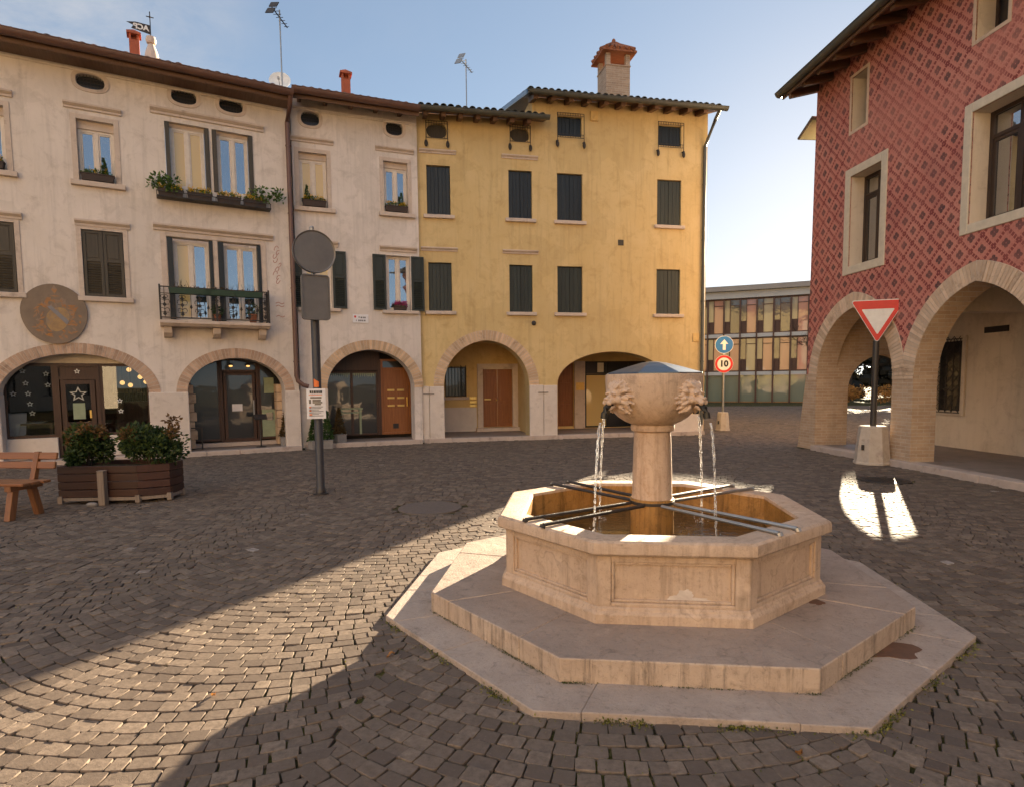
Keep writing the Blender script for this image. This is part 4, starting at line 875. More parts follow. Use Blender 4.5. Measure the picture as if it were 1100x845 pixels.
for k in range(8):
    for sg in (-1, 1):
        z = 1.22+k*.115; q.tube([(-2.42-(.12 if sg > 0 else 0), yb-.03, z), (-2.42-(.12 if sg < 0 else 0), yb-.03, z+.115)], .007, 5)
for u in (-2.56, -2.40): q.box(u-.008, u+.008, yb-.04, yb-.024, 1.16, 2.18)
for k in range(6): q.tube([(-3.04+k*.1, yb-.03, 1.2), (-3.04+k*.1, yb-.03, 2.15)], .007, 5)
q.build('grille', M['iron'], w); sill(hC, -3.15, -2.3, 1.1, 1.19, M['trim'], -(yb-.1) if False else .0).location = (0, yb-.05, 0)
for k in range(3): q = MB(); q.box(-2.30, -2.07, yb-.06, yb, .86+.12*k, .95+.12*k); q.build('letter_box', M['brass'], hC, bevel=.006)
m = MB(); m.box(.625, 1.155, yb+.05, yb+.09, .18, 2.295)
for z0, z1 in ((.3, .9), (1.0, 1.6), (1.7, 2.2)): m.box(.70, 1.08, yb+.035, yb+.05, z0, z1)
m.build('door', M['door'], hC, bevel=.006)
m = MB(); m.box(1.18, 1.54, yb-.07, yb+.02, .1, 2.3); m.build('stone_pilaster', M['trim'], hC, bevel=.008); q = MB(); q.box(1.22, 1.50, yb-.085, yb-.072, 1.35, 1.6); q.build('plaque', M['brass'], hC)
m = MB(); bars(m, 1.56, 3.9, .12, 2.29, .05, yb+.02, yb+.09, 2, (1.86,)); w = m.build('shop_window', M['black'], hC)
for a, b in ((1.60, 2.31), (2.37, 3.08), (3.14, 3.86)):
    for z0, z1 in ((.16, 1.83), (1.89, 2.25)): q = MB(); q.box(a, b, yb+.05, yb+.056, z0, z1); q.build('pane', M['panedark'] if not (a < 2 and z0 < 1) else M['panecurt'], w)
m = MB(); m.box(1.98, 2.2, yb-.02, yb+.01, 1.93, 2.24); m.build('wall_light', M['cream'], hC, bevel=.01)
# ================================================================== red painted brick house (right)
hD = thing('frescoed_house', 'red house with faded diamond fresco over pale brick pointed arches on the right', 'house', PD.o, PD.a)
UE = 15.5
arD = [pointed_arch(1.6, 1.25, 1.62, 1.5), pointed_arch(4.66, 1.27, 1.62, 1.55), pointed_arch(7.8, 1.27, 1.62, 1.55), pointed_arch(10.9, 1.27, 1.62, 1.55), pointed_arch(14.0, 1.2, 1.62, 1.5)]
wD = [(1.38, 2.33, 4.0, 5.85), (4.44, 5.6, 4.1, 5.85), (7.6, 8.7, 4.1, 5.85), (10.6, 11.7, 4.1, 5.85)]; tD = [(1.33, 1.81, 6.78, 7.86), (4.42, 5.0, 6.95, 8.0), (7.8, 8.4, 6.9, 8.0), (10.8, 11.4, 6.9, 8.0)]
hol = [rect(*h) for h in wD] + [rect(*h) for h in tD]
m = MB(); loop = [(-.06, 2.0), (.30, 2.0)]
loop = [(-.06, 1.75)]
for a in arD:
    b = offset(a, .17); b = [p for p in b if p[1] >= 1.75]; loop += [(b[0][0], 1.75)] + b + [(b[-1][0], 1.75)]
loop += [(UE, 1.75), (UE, 8.4), (.06, 8.4)]
m.sheet(loop, hol)
for h in hol: m.strip(h, 0, .02)
m.add([(-.06, 0.0, 1.75), (-.06, .45, 1.75), (.06, .45, 8.4), (.06, 0, 8.4)], [(0, 1, 2, 3)])
m.build('frescoed_wall', M['fresco'], hD)
m = MB()                                                           # deep plastered reveals, rear walls
for h in hol: m.strip(h, .02, .42)
m.add([(UE, 0, 0), (UE, 9, 0), (UE, 9, 8.4), (UE, 0, 8.4)], [(0, 1, 2, 3)]); m.add([(.06, .45, 3.3), (.06, 9, 3.3), (.06, 9, 8.4), (.06, .45, 8.4)], [(0, 1, 2, 3)])
m.add([(.06, 9, 0), (UE, 9, 0), (UE, 9, 8.4), (.06, 9, 8.4)], [(0, 1, 2, 3)])
m.build('wall', M['creamin'], hD)
# brick piers and jambs, the end pier battered
m = MB(); edges = [-.30] + [v for a in arD for v in (a[0][0], a[-1][0])] + [UE]
for k in range(0, len(edges), 2):
    a, b = edges[k], edges[k+1]
    if k == 0:
        vs = [(-.34, -.03, 0), (b, -.012, 0), (b, .46, 0), (-.34, .5, 0), (-.07, -.012, 1.752), (b, -.012, 1.752), (b, .46, 1.752), (-.07, .46, 1.752)]
        m.add(vs, [(0, 1, 5, 4), (1, 2, 6, 5), (2, 3, 7, 6), (3, 0, 4, 7), (4, 5, 6, 7)])
    else: m.box(a, b, -.012, .46, 0, 1.752)
    m.build('pier', M['brickD'], hD); m = MB()
m = MB()
for a in arD:                                                      # soffits of the arches
    aa = [p for p in a]; m.strip(aa, -.004, .46, closed=False)
    o = offset(aa, .33)
    # back face round each arch
m.build('arch_soffit', M['brickD'], hD)
for a in arD: brick_ring(hD, a, .33, M['ringD'], -.02, .3, .062)
m = MB(); lb = [(-.06, 1.75)]
for a in arD: lb += [(a[0][0], 1.75)] + [p for p in a if p[1] > 1.75] + [(a[-1][0], 1.75)]
m.sheet(lb + [(UE, 1.75), (UE, 3.35), (-.06, 3.35)], (), .455); m.build('arcade_inner_face', M['creamin'], hD)
# north end of the arcade with its own arch
ea = [(.95-.06, 0)]; Ea = ell_arch(1.66, .90, 1.38, .82)
m = MB(); m.sheet([(.46, 0), (Ea[0][0], 0)] + Ea + [(Ea[-1][0], 0), (3.2, 0), (3.2, 3.4), (.46, 3.4)]); m.strip([(Ea[0][0], 0)] + Ea + [(Ea[-1][0], 0)], 0, -.42, closed=False); m.sheet([(.46, 0), (Ea[0][0], 0)] + Ea + [(Ea[-1][0], 0), (3.2, 0), (3.2, 3.4), (.46, 3.4)], (), -.42)
Mx = Matrix(((0, -1, 0, 0), (1, 0, 0, 0), (0, 0, 1, 0), (0, 0, 0, 1)))
m.v = [(.36 + v[1]*.9 + .0, v[0], v[2]) for v in m.v]; m.build('end_arch_wall', M['brickD'], hD)
# inner wall, ceiling, cross lintel
m = MB(); yi = 2.62; g = rect(.74, 1.48, .92, 2.44)
m.sheet(rect(.36, UE, 0, 3.4), [g], yi); m.strip(g, yi, yi+.12); m.add([(.36, .45, 3.3), (UE, .45, 3.3), (UE, yi, 3.3), (.36, yi, 3.3)], [(0, 1, 2, 3)])
m.build('arcade_wall', M['creamin'], hD)
for u in (2.9, 6.0, 9.1):
    m = MB(); m.prism([(.46, 2.35), (.62, 2.72), (.95, 2.86), (yi-.01, 2.86), (yi-.01, 3.295), (.46, 3.295)], u, u+.36, 'x'); m.build('cross_beam', M['creamin'], hD)
m = MB(); q = .10
m.box(g[0][0]-q, g[0][0], yi-.05, yi+.02, .92-q, 2.44+q); m.box(g[1][0], g[1][0]+q, yi-.05, yi+.02, .92-q, 2.44+q); m.box(g[0][0], g[1][0], yi-.05, yi+.02, 2.44, 2.44+q); m.box(g[0][0], g[1][0], yi-.05, yi+.02, .92-q, .92)
w = m.build('window', M['creamin'], hD, bevel=.008); q = MB(); q.box(.74, 1.48, yi+.09, yi+.1, .92, 2.44); q.build('pane', M['panedark'], w)
q = MB()
for k in range(5):
    u = .76+k*.175; q.tube([(u, yi-.07, .88), (u, yi-.07, 2.48)], .009, 6)
for k in range(8):
    z = .95+k*.205
    for j in range(4):
        u = .76+j*.175
        for sg in (-1, 1): q.tube([(u+.0875-sg*.0875, yi-.07, z-.05), (u+.0875, yi-.075, z+.05), (u+.0875+sg*.0875, yi-.07, z+.15)], .006, 5)
for z in (.88, 1.4, 1.95, 2.48): q.box(.72, 1.50, yi-.078, yi-.062, z-.008, z+.008)
q.build('grille', M['iron'], w)
q = MB(); q.box(2.0, 2.55, yi-.03, yi, 2.55, 2.67)
q.build('vent_slot', M['iron'], hD)
# windows in deep stone frames
for i, (a, b, z0, z1) in enumerate(wD):
    m = MB(); f = .15 if i else .17
    m.box(a-f, a, -.02, .02, z0-f, z1+f); m.box(b, b+f, -.02, .02, z0-f, z1+f); m.box(a, b, -.02, .02, z1, z1+f); m.box(a, b, -.02, .02, z0-f, z0); m.build('window_surround', M['cream'], hD, bevel=.01)
    m = MB(); bars(m, a, b, z0, z1, .06, .30, .38, 1, (z1-.4,)); w = m.build('window', M['winbrown'], hD, bevel=.005); c = (a+b)/2
    for p0, p1 in ((a+.06, c-.04), (c+.04, b-.06)):
        q = MB(); bars(q, p0, p1, z0+.06, z1-.43, .05, .315, .36); q.build('sash', M['winbrown'], w)
        q = MB(); q.box(p0, p1, .34, .346, z0+.06, z1-.06); q.build('pane', M['pane'], w)
        q = MB(); q.box(p0+.02, p1-.02, .37, .374, z0+.08, z1-.5); q.build('curtain', M['cloth'], w)
for a, b, z0, z1 in tD:
    m = MB(); f = .06; m.box(a-f, a, -.008, .02, z0-f, z1+f); m.box(b, b+f, -.008, .02, z0-f, z1+f); m.box(a, b, -.008, .02, z1, z1+f); m.box(a, b, -.008, .02, z0-f, z0); m.build('window_surround', M['ringD'], hD)
    m = MB(); bars(m, a, b, z0, z1, .05, .32, .38, 1); w = m.build('window', M['winbrown'], hD); q = MB(); q.box(a+.04, b-.04, .35, .356, z0+.04, z1-.04); q.build('pane', M['panedark'], w)
tiles(hD, -.14, UE+.2, -.72, 8.22, 17, 6, 'tilegrey'); gutter(hD, -.16, UE+.2, -.80, 8.2, .1, 'gutgreen'); rafters(hD, -.1, UE, -.70, 8.16, 17, 'rafter', .55, .12, .2)
m = MB(); m.box(-.12, UE+.2, -.74, -.70, 8.06, 8.2); m.build('fascia', M['soffit'], hD)
t = thing('floodlight', 'flat floodlight panel jutting from the corner under the red house eaves', 'light', PD.w(-.02, .15, 7.62), PD.a)
q = MB(); q.box(-.05, .05, -.03, .03, .0, .22); q.build('bracket', M['iron'], t)
q = MB(); Mq = Matrix.Rotation(R(-24), 4, 'Y'); q.box(-.62, .04, -.24, .24, -.02, .035, M=Mq); q.build('housing', M['signback'], t, bevel=.01); q = MB(); q.box(-.59, -.02, -.21, .21, -.028, -.02, M=Mq); q.build('glass', M['greenpap'], t)

# ================================================================== glass-fronted modern building at the back
bE = thing('modern_building', 'low curved modern building with three rows of tall glass and brown panels', 'building', (0, 0, 0))
pts = [(-4, 48.8), (2, 48.0), (8, 46.9), (12, 45.9), (15, 44.8), (18, 43.6), (20.6, 42.4), (22.6, 41.3)]
pts = [Vector((p[0], p[1], 0)) for p in pts]
# resample into bays
bay = 1.1; acc = []; tot = sum((b-a).length for a, b in zip(pts[:-1], pts[1:])); n = int(tot/bay)
def along(s):
    for a, b in zip(pts[:-1], pts[1:]):
        L = (b-a).length
        if s <= L: return a + (b-a)*(s/L)
        s -= L
    return pts[-1].copy()
bp = [along(tot*k/n) for k in range(n+1)]
M['mslab'] = surf('pale_concrete_band', (.46, .44, .41), (.40, .38, .35), 2, .7, .1, 20); M['mroof'] = surf('grey_metal_fascia', (.22, .21, .20), (.18, .17, .165), 1, .4, .1, 10, metallic=.4)
M['mbrown'] = wood('brown_panel', (.09, .04, .028), (.06, .028, .02), 2, .5); M['morange'] = wood('orange_frame', (.26, .13, .05), (.2, .1, .04), 2, .5)
M['mglass'] = glass_pane('office_glass', (.025, .028, .028), .03, .03, .08); M['mcurt'] = glass_pane('office_blind_glass', (.30, .25, .15), .01, .03, .05); M['mgreen'] = glass_pane('greenish_ground_glass', (.11, .145, .115), .03, .04, .05); M['mred'] = glass_pane('red_reflection_glass', (.36, .15, .105), .02, .03, .05)  # reddish panes carry the red house's reflection painted into their colour
def band(name, z0, z1, out, mat, back=8.0):
    m = MB(); k = len(bp); vs = []
    nn = []
    for i, p in enumerate(bp):
        d = (bp[min(i+1, k-1)] - bp[max(i-1, 0)]).normalized(); nn.append(Vector((d.y, -d.x, 0)))
    f = [p + n_*out for p, n_ in zip(bp, nn)]; b = [p - n_*back for p, n_ in zip(bp, nn)]
    vs = [(*p.xy, z0) for p in f] + [(*p.xy, z1) for p in f] + [(*p.xy, z0) for p in b] + [(*p.xy, z1) for p in b]
    fs = []
    for i in range(k-1): fs += [(i, i+1, k+i+1, k+i), (k+i, k+i+1, 3*k+i+1, 3*k+i), (2*k+i, 2*k+i+1, 3*k+i+1, 3*k+i), (i, i+1, 2*k+i+1, 2*k+i)]
    fs += [(0, k, 3*k, 2*k), (k-1, 2*k-1, 4*k-1, 3*k-1)]
    m.add(vs, fs); return m.build(name, mat, bE)
H = [0, 2.15, 4.85, 7.6]
band('roof', 7.95, 8.3, .6, M['mroof']); band('fascia', 7.45, 7.94, .3, M['mslab']); band('floor_band', 4.66, 4.92, .18, M['mslab']); band('floor_band', 1.95, 2.2, .18, M['mslab']); band('rear_wall', 0, 7.7, -.6, M['dark'], 8.0)
for i in range(n):
    a, b = bp[i], bp[i+1]; ang = math.atan2(b.y-a.y, b.x-a.x); L = (b-a).length
    q = MB(); q.box(-.05, .05, -.26, .0, .0, 7.44, M=Matrix.Translation(a) @ Matrix.Rotation(ang, 4, 'Z')); q.build('vertical_fin', M['mbrown'], bE)
    vis = a.x > 11.5
    if not vis and i % 1: continue
    Mx = Matrix.Translation(a) @ Matrix.Rotation(ang, 4, 'Z')
    for fl in range(3):
        z0, z1 = H[fl] + (.0 if fl == 0 else .07), H[fl+1] - .2
        if fl == 2: z1 = 7.44
        if fl == 0:
            m = MB(); 
            for u in (0, L-.06): m.box(u, u+.06, -.02, .1, z0, z1, M=Mx)
            m.box(.06, L-.06, -.02, .1, z0, z0+.07, M=Mx); f = m.build('ground_bay', M['morange'], bE)
            q = MB(); q.box(.06, L-.06, .03, .04, z0+.07, z1, M=Mx); q.build('pane', M['mgreen'], f)
        else:
            pw_ = .40*L; side = 0
            m = MB(); u0, u1 = (0, pw_) if side == 0 else (L-pw_, L)
            m.box(u0, u0+.05, -.08, .1, z0, z1, M=Mx); m.box(u1-.05, u1, -.08, .1, z0, z1, M=Mx); m.box(u0+.05, u1-.05, 0, .06, z0, z0+(z1-z0)*.36, M=Mx); m.box(u0+.05, u1-.05, -.03, .06, z1-.1, z1, M=Mx); m.box(L-.07, L, -.09, .1, z0, z1, M=Mx); m.box(pw_, L-.07, -.03, .06, z1-.09, z1, M=Mx); m.box(pw_, L-.07, -.03, .06, z0, z0+.08, M=Mx); m.box(pw_+.0, L-.07, -.02, .05, z0+(z1-z0)*.8, z0+(z1-z0)*.8+.05, M=Mx)
            f = m.build('window_bay', M['mbrown'], bE)
            ra = RNG.random()
            q = MB(); q.box(u0+.05, u1-.05, .03, .04, z0+(z1-z0)*.36, z1-.1, M=Mx); q.build('pane', M['mcurt' if RNG.random() < .3 else 'mglass'], f)
            v0, v1 = (pw_, L) if side == 0 else (0, L-pw_)
            q = MB(); q.box(v0, v1, .03, .04, z0, z1, M=Mx); q.build('pane', M['mcurt' if ra < .22 else ('mred' if ra < .72 else 'mglass')], f)

# ================================================================== houses behind the viewer: they show in the panes and send back warm light
def back_house(name, label, x0, x1, y, h, wallm, seed):
    hb = thing(name, label, 'house', ((x0+x1)/2, y, 0)); w = (x1-x0)/2
    hol = []
    for r in range(int((h-1.5)/2.7)):
        for k in range(int((x1-x0)/2.4)): hol.append(rect(-w+.8+k*2.4, -w+1.7+k*2.4, 1.0+r*2.7, 2.5+r*2.7))
    m = MB(); m.sheet(rect(-w, w, 0, h), hol, 0)
    for q in hol: m.strip(q, 0, -.2)
    m.box(-w, w, -8, -.21, 0, h); m.build('wall', wallm, hb)
    fr = MB()
    for q in hol: bars(fr, q[0][0], q[1][0], q[0][1], q[2][1], .06, -.2, -.14, 1)
    fr.build('window', M['shutgreen'], hb)
    m = MB(); m.prism([(.6, h), (-4, h+1.9), (-8.6, h), (-8.6, h-.15), (.6, h-.15)], -w-.3, w+.3, 'x'); m.build('roof', M['tile'], hb)
back_house('townhouse', 'sunlit ochre townhouse behind the viewer with rows of green framed windows', -15, -3.2, -19, 13.4, M['yellow'], 1)
back_house('townhouse', 'sunlit cream townhouse behind the viewer beside the ochre one', -2.8, 7.5, -20, 12.4, M['creamin'], 2)
back_house('townhouse', 'sunlit rose townhouse farthest left behind the viewer', -25, -15.5, -15, 11.5, M['pink'], 3)
# ================================================================== fountain
FX, FY, FR = 1.09, 4.68, R(-6.5)
ft = thing('stone_fountain', 'octagonal stone fountain with lion heads spouting water from a bowl on a column', 'fountain', (FX, FY, 0), FR)
def octv(r, k): t = R(-157.5+45*k); return Vector((r*math.cos(t), r*math.sin(t)))
def ring_blocks(ro, ri, z0, z1, seed, given={}, gap=.0008):
    """octagonal course of stone blocks: joints cross each side, corners stay whole"""
    m = MB(); rg = np.random.default_rng(seed); cuts = []
    for k in range(8):
        a, b = octv(ro, k), octv(ro, k+1); c, d = octv(ri, k), octv(ri, k+1)
        n = 1 if rg.random() < .45 else 2
        if k in given:
            for f in given[k]: cuts.append((k+f, a.lerp(b, f), c.lerp(d, f)))
            continue
        for f in sorted(rg.uniform(.18, .45, 1).tolist() + (rg.uniform(.6, .85, 1).tolist() if n == 2 else [])): cuts.append((k+f, a.lerp(b, f), c.lerp(d, f)))
    for i in range(len(cuts)):
        k0, o0, i0 = cuts[i]; k1, o1, i1 = cuts[(i+1) % len(cuts)]
        kk = k1 if k1 > k0 else k1+8
        outer = [o0] + [octv(ro, c) for c in range(math.floor(k0)+1, math.floor(kk)+1)] + [o1]
        inner = [i0] + [octv(ri, c) for c in range(math.floor(k0)+1, math.floor(kk)+1)] + [i1]
        outer = [Vector(p) for p in outer]; inner = [Vector(p) for p in inner]
        for L in (outer, inner):
            d = (L[1]-L[0]).normalized()*gap; L[0] = L[0]+d; d = (L[-2]-L[-1]).normalized()*gap; L[-1] = L[-1]+d
        poly = outer + inner[::-1]; dz = rg.uniform(-.003, .003)
        vs = [(p.x, p.y, z0) for p in poly] + [(p.x, p.y, z1+dz) for p in poly]; N = len(poly); h = len(outer)
        fs = [(j, (j+1) % N, N+(j+1) % N, N+j) for j in range(N)]
        fs += [(N+j, N+j+1, N+N-2-j, N+N-1-j) for j in range(h-1)]
        m.add(vs, fs, 0, float(rg.uniform(0, 1)))
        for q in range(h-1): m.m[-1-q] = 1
    return m
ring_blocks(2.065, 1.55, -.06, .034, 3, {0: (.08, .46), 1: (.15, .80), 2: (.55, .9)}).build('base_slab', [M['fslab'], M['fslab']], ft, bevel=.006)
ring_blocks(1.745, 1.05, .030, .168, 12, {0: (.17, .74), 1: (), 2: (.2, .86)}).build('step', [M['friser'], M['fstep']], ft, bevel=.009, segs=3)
def octprism(m, ro, ri, z0, z1, mi=0):
    for k in range(8):
        a, b, c, d = octv(ro, k), octv(ro, k+1), octv(ri, k+1), octv(ri, k)
        m.add([(a.x, a.y, z0), (b.x, b.y, z0), (c.x, c.y, z0), (d.x, d.y, z0), (a.x, a.y, z1), (b.x, b.y, z1), (c.x, c.y, z1), (d.x, d.y, z1)], [(0, 1, 5, 4), (4, 5, 6, 7), (2, 3, 7, 6), (0, 3, 2, 1)], mi)
# basin wall: plinth, sunk panels with mouldings, top band
m = MB(); prof = [(1.222, .169), (1.222, .224), (1.216, .236), (1.204, .242), (1.199, .258), (1.188, .268)]
def octlathe(m, prof, mi=0):
    n = len(prof); vs = []
    for r, z in prof:
        for k in range(8): p = octv(r, k); vs.append((p.x, p.y, z))
    m.add(vs, [(i*8+k, i*8+(k+1) % 8, (i+1)*8+(k+1) % 8, (i+1)*8+k) for i in range(n-1) for k in range(8)], mi)
octlathe(m, prof + [(1.155, .27), (1.155, .58), (1.19, .582), (1.205, .60)])
for k in range(8):
    a, b = octv(1.188, k), octv(1.188, k+1); d = (b-a); L = d.length; d.normalize(); nrm = Vector((d.y, -d.x))
    Mx = Matrix(((d.x, -nrm.x, 0, a.x), (d.y, -nrm.y, 0, a.y), (0, 0, 1, 0), (0, 0, 0, 1)))
    t = .036
    m.box(.0, .085, 0, t, .266, .584, M=Mx); m.box(L-.085, L, 0, t, .266, .584, M=Mx); m.box(.085, L-.085, 0, t, .545, .584, M=Mx); m.box(.085, L-.085, 0, t, .266, .292, M=Mx)
    for (u0, u1, z0, z1) in ((.085, .105, .292, .545), (L-.105, L-.085, .292, .545), (.105, L-.105, .527, .545), (.105, L-.105, .292, .31)):
        m.box(u0, u1, .012, t+.002, z0, z1, M=Mx)
basin = m.build('basin', M['fstone'], ft, bevel=.006)
m = MB(); octlathe(m, [(1.205, .592), (1.235, .598), (1.248, .61), (1.25, .655), (1.243, .676), (1.225, .687), (1.06, .689), (1.045, .684), (1.04, .66)]); m.build('rim', M['fstone'], ft, smooth=True, angle=30)
m = MB(); octlathe(m, [(1.04, .662), (1.035, .40), (1.03, .30), (.01, .30)]); m.build('inner_wall', M['algae'], ft)
m = MB(); m.lathe([(.20, .30), (.20, .36), (.168, .38), (.166, .74), (.14, .745)], 40); m.build('column_foot', M['algae'], ft, smooth=True, angle=50)
m = MB(); m.lathe([(.157, .742), (.153, .77), (.150, .95), (.142, 1.20), (.138, 1.255), (.150, 1.262), (.163, 1.268), (.167, 1.285), (.165, 1.308), (.158, 1.316), (.01, 1.318)], 40)
m.build('column', M['fcol'], ft, smooth=True, angle=50)
m = MB(); m.lathe([(.16, .70), (.172, .70), (.172, .722), (.16, .722)], 32); m.build('iron_collar', M['iron'], ft, smooth=True)
def blot(cx, cy, rx, ry, seed, n=26):
    rg = np.random.default_rng(seed); k = rg.uniform(.65, 1.25, n); k = (k + np.roll(k, 1))/2
    return [(cx + rx*k[i]*math.cos(6.283*i/n), cy + ry*k[i]*math.sin(6.283*i/n)) for i in range(n)]
inv = Matrix.Rotation(-FR, 2)
p = inv @ Vector((2.22-FX, 3.52-FY)); m = MB(); m.prism(blot(p.x, p.y, .20, .13, 4), .034, .0372, 'z'); m.build('rusty_patch', M['fpatch'], ft)
p = inv @ Vector((2.02-FX, 3.93-FY)); m = MB(); m.prism(blot(p.x, p.y, .05, .05, 6), .168, .1705, 'z'); m.build('dark_stain', M['fpatch'], ft)
m = MB(); 
for (x, z, rx, rz, sd) in ((-.02, .345, .05, .035, 2), (.03, .315, .10, .014, 3), (-.08, .32, .05, .02, 8)): m.prism(blot(x+.10, z, rx, rz, sd), -1.0672-sd*.0002, -1.06, 'y')
m.build('lime_patch', M['palestone'], ft)
# bowl: eight-sided above, rounding into a cup
m = MB(); prof = [(.14, 1.312), (.165, 1.316), (.215, 1.338), (.265, 1.372), (.305, 1.412), (.335, 1.458), (.356, 1.51), (.366, 1.56), (.370, 1.63), (.370, 1.685), (.366, 1.698), (.352, 1.700), (.34, 1.693)]
n = 64; vs = []
for r, z in prof:
    f = min(1, max(0, (z-1.40)/.15))
    for k in range(n):
        t = 2*math.pi*k/n; oc = math.cos(math.pi/8)/math.cos(((t+math.pi/8) % (math.pi/4)) - math.pi/8)*1.04
        rr = r*(1-f*.55 + f*.55*oc); vs.append((rr*math.cos(t), rr*math.sin(t), z))
m.add(vs, [(i*n+k, i*n+(k+1) % n, (i+1)*n+(k+1) % n, (i+1)*n+k) for i in range(len(prof)-1) for k in range(n)] + [tuple((len(prof)-1)*n+k for k in range(n))])
m.build('bowl', M['fstone'], ft, smooth=True, angle=60)
m = MB(); m.lathe([(.372, 1.699), (.374, 1.706), (.30, 1.728), (.20, 1.757), (.10, 1.783), (.03, 1.793), (.0, 1.794)], 8, rot=R(22.5)); m.build('lid', M['lid'], ft, bevel=.006)
# lion heads
def lion():
    m = MB()
    RX, RY = (lambda a: Matrix.Rotation(R(a), 4, 'X')), (lambda a: Matrix.Rotation(R(a), 4, 'Y'))
    def e(c, r, rot=None): m.ell(c, r, 14, 10, M=rot)
    e((0, .02, .0), (.085, .065, .105)); e((0, -.035, .030), (.066, .060, .062))                     # skull, forehead
    e((0, -.075, -.028), (.050, .062, .034)); e((0, -.118, -.034), (.040, .030, .028))               # muzzle
    e((0, -.086, .008), (.021, .055, .021), RX(22)); e((0, -.142, -.012), (.025, .014, .014))        # bridge, nose
    e((0, .035, -.005), (.125, .035, .145))
    for s in (-1, 1):
        e((s*.036, -.090, .034), (.030, .016, .011), RY(s*16)); e((s*.036, -.078, .017), (.013, .012, .010))     # brow, eye
        e((s*.024, -.126, -.044), (.024, .024, .024)); e((s*.056, -.050, -.022), (.026, .036, .032))              # lip pads, cheeks
        e((s*.084, -.012, .068), (.026, .016, .030), RY(s*25))                                                    # ears
    e((0, -.080, -.082), (.032, .040, .014)); e((0, -.098, -.096), (.022, .020, .016))                            # jaw, chin
    # mane: three overlapping rows of drooping locks, each a short tapered curl
    rg = np.random.default_rng(3)
    for row, (r0, y0, n, L) in enumerate(((.080, -.012, 12, .046), (.094, .010, 15, .050), (.106, .034, 17, .050))):
        for k in range(n):
            t = R(-142 + 284*k/(n-1) + rg.uniform(-4, 4)); dx, dz = math.sin(t), math.cos(t)
            p0 = Vector((dx*r0*.92, y0-.012, dz*r0*1.12)); droop = Vector((math.copysign(.012, dx) if abs(dx) > .1 else 0, .018, -.012))
            p1 = p0 + Vector((dx, 0, dz))*L*.5 + Vector((0, -.006, 0)); p2 = p0 + Vector((dx, 0, dz))*L*rg.uniform(.85, 1.1) + droop
            m.tube([p0, p0.lerp(p1, .6), p1, p2], [.016, .0205, .018, .011], 7)
    for k in range(5): x = (k-2)*.026; m.tube([(x*.7, -.070, .070), (x, -.050, .100), (x*1.3, -.02, .125)], [.010, .015, .010], 7)   # forelock
    return m
lm = lion(); first = None
for i, az in enumerate((34, -56, 124, -146)):
    a = R(az) - FR                                                 # azimuth from the viewer's side, clockwise seen from... turned into the fountain frame
    d = Vector((math.sin(R(az)), -math.cos(R(az)), 0)); d.rotate(Matrix.Rotation(-FR, 3, 'Z'))
    rot = math.atan2(d.x, -d.y)
    if first is None:
        o = lm.build('lion_head', M['lion'], ft, smooth=True, angle=180); r = o.modifiers.new('remesh', 'REMESH'); r.mode = 'VOXEL'; r.voxel_size = .0042; r.use_smooth_shade = True
        sm = o.modifiers.new('soften', 'SMOOTH'); sm.factor = .5; sm.iterations = 2; first = o; o.scale = (.86,)*3
    else:
        o = first.copy(); COL.objects.link(o)
    o.location = (d.x*.366, d.y*.366, 1.53); o.rotation_euler = (0, 0, rot)
    if i == 0:
        q = MB(); pth = [(0, -.075, -.055), (0, -.11, -.068), (0, -.14, -.092), (0, -.158, -.13), (0, -.166, -.175)]; q.tube(pth, [.024, .026, .026, .025, .024], 12); q.tube([(0, -.158, -.13), (0, -.1665, -.177)], .029, 12)
        spt = q.build('spout', M['bronze'], o, smooth=True)
    else: c = spt.copy(); COL.objects.link(c); c.parent = o
    # two iron bars under each jet
    s = Vector((-d.y, d.x, 0))
    for sg in (-1, 1):
        q = MB(); p0 = d*.165 + s*sg*.07; p1 = d*1.14 + s*sg*.10
        q.tube([(p0.x, p0.y, .705), (p1.x, p1.y, .703)], .0135, 8); q.tube([(p1.x, p1.y, .706), (p1.x+d.x*.01, p1.y+d.y*.01, .685)], .02, 8); q.build('iron_bar', M['galv'] if i in (0, 2) else M['iron'], ft, smooth=True)
tag(MB().lathe([(1.032, 0), (1.032, .001)], 8, rot=R(22.5)).build('water', M['water'], None, loc=(FX, FY, .455), rot=(0, 0, FR)), kind='structure')
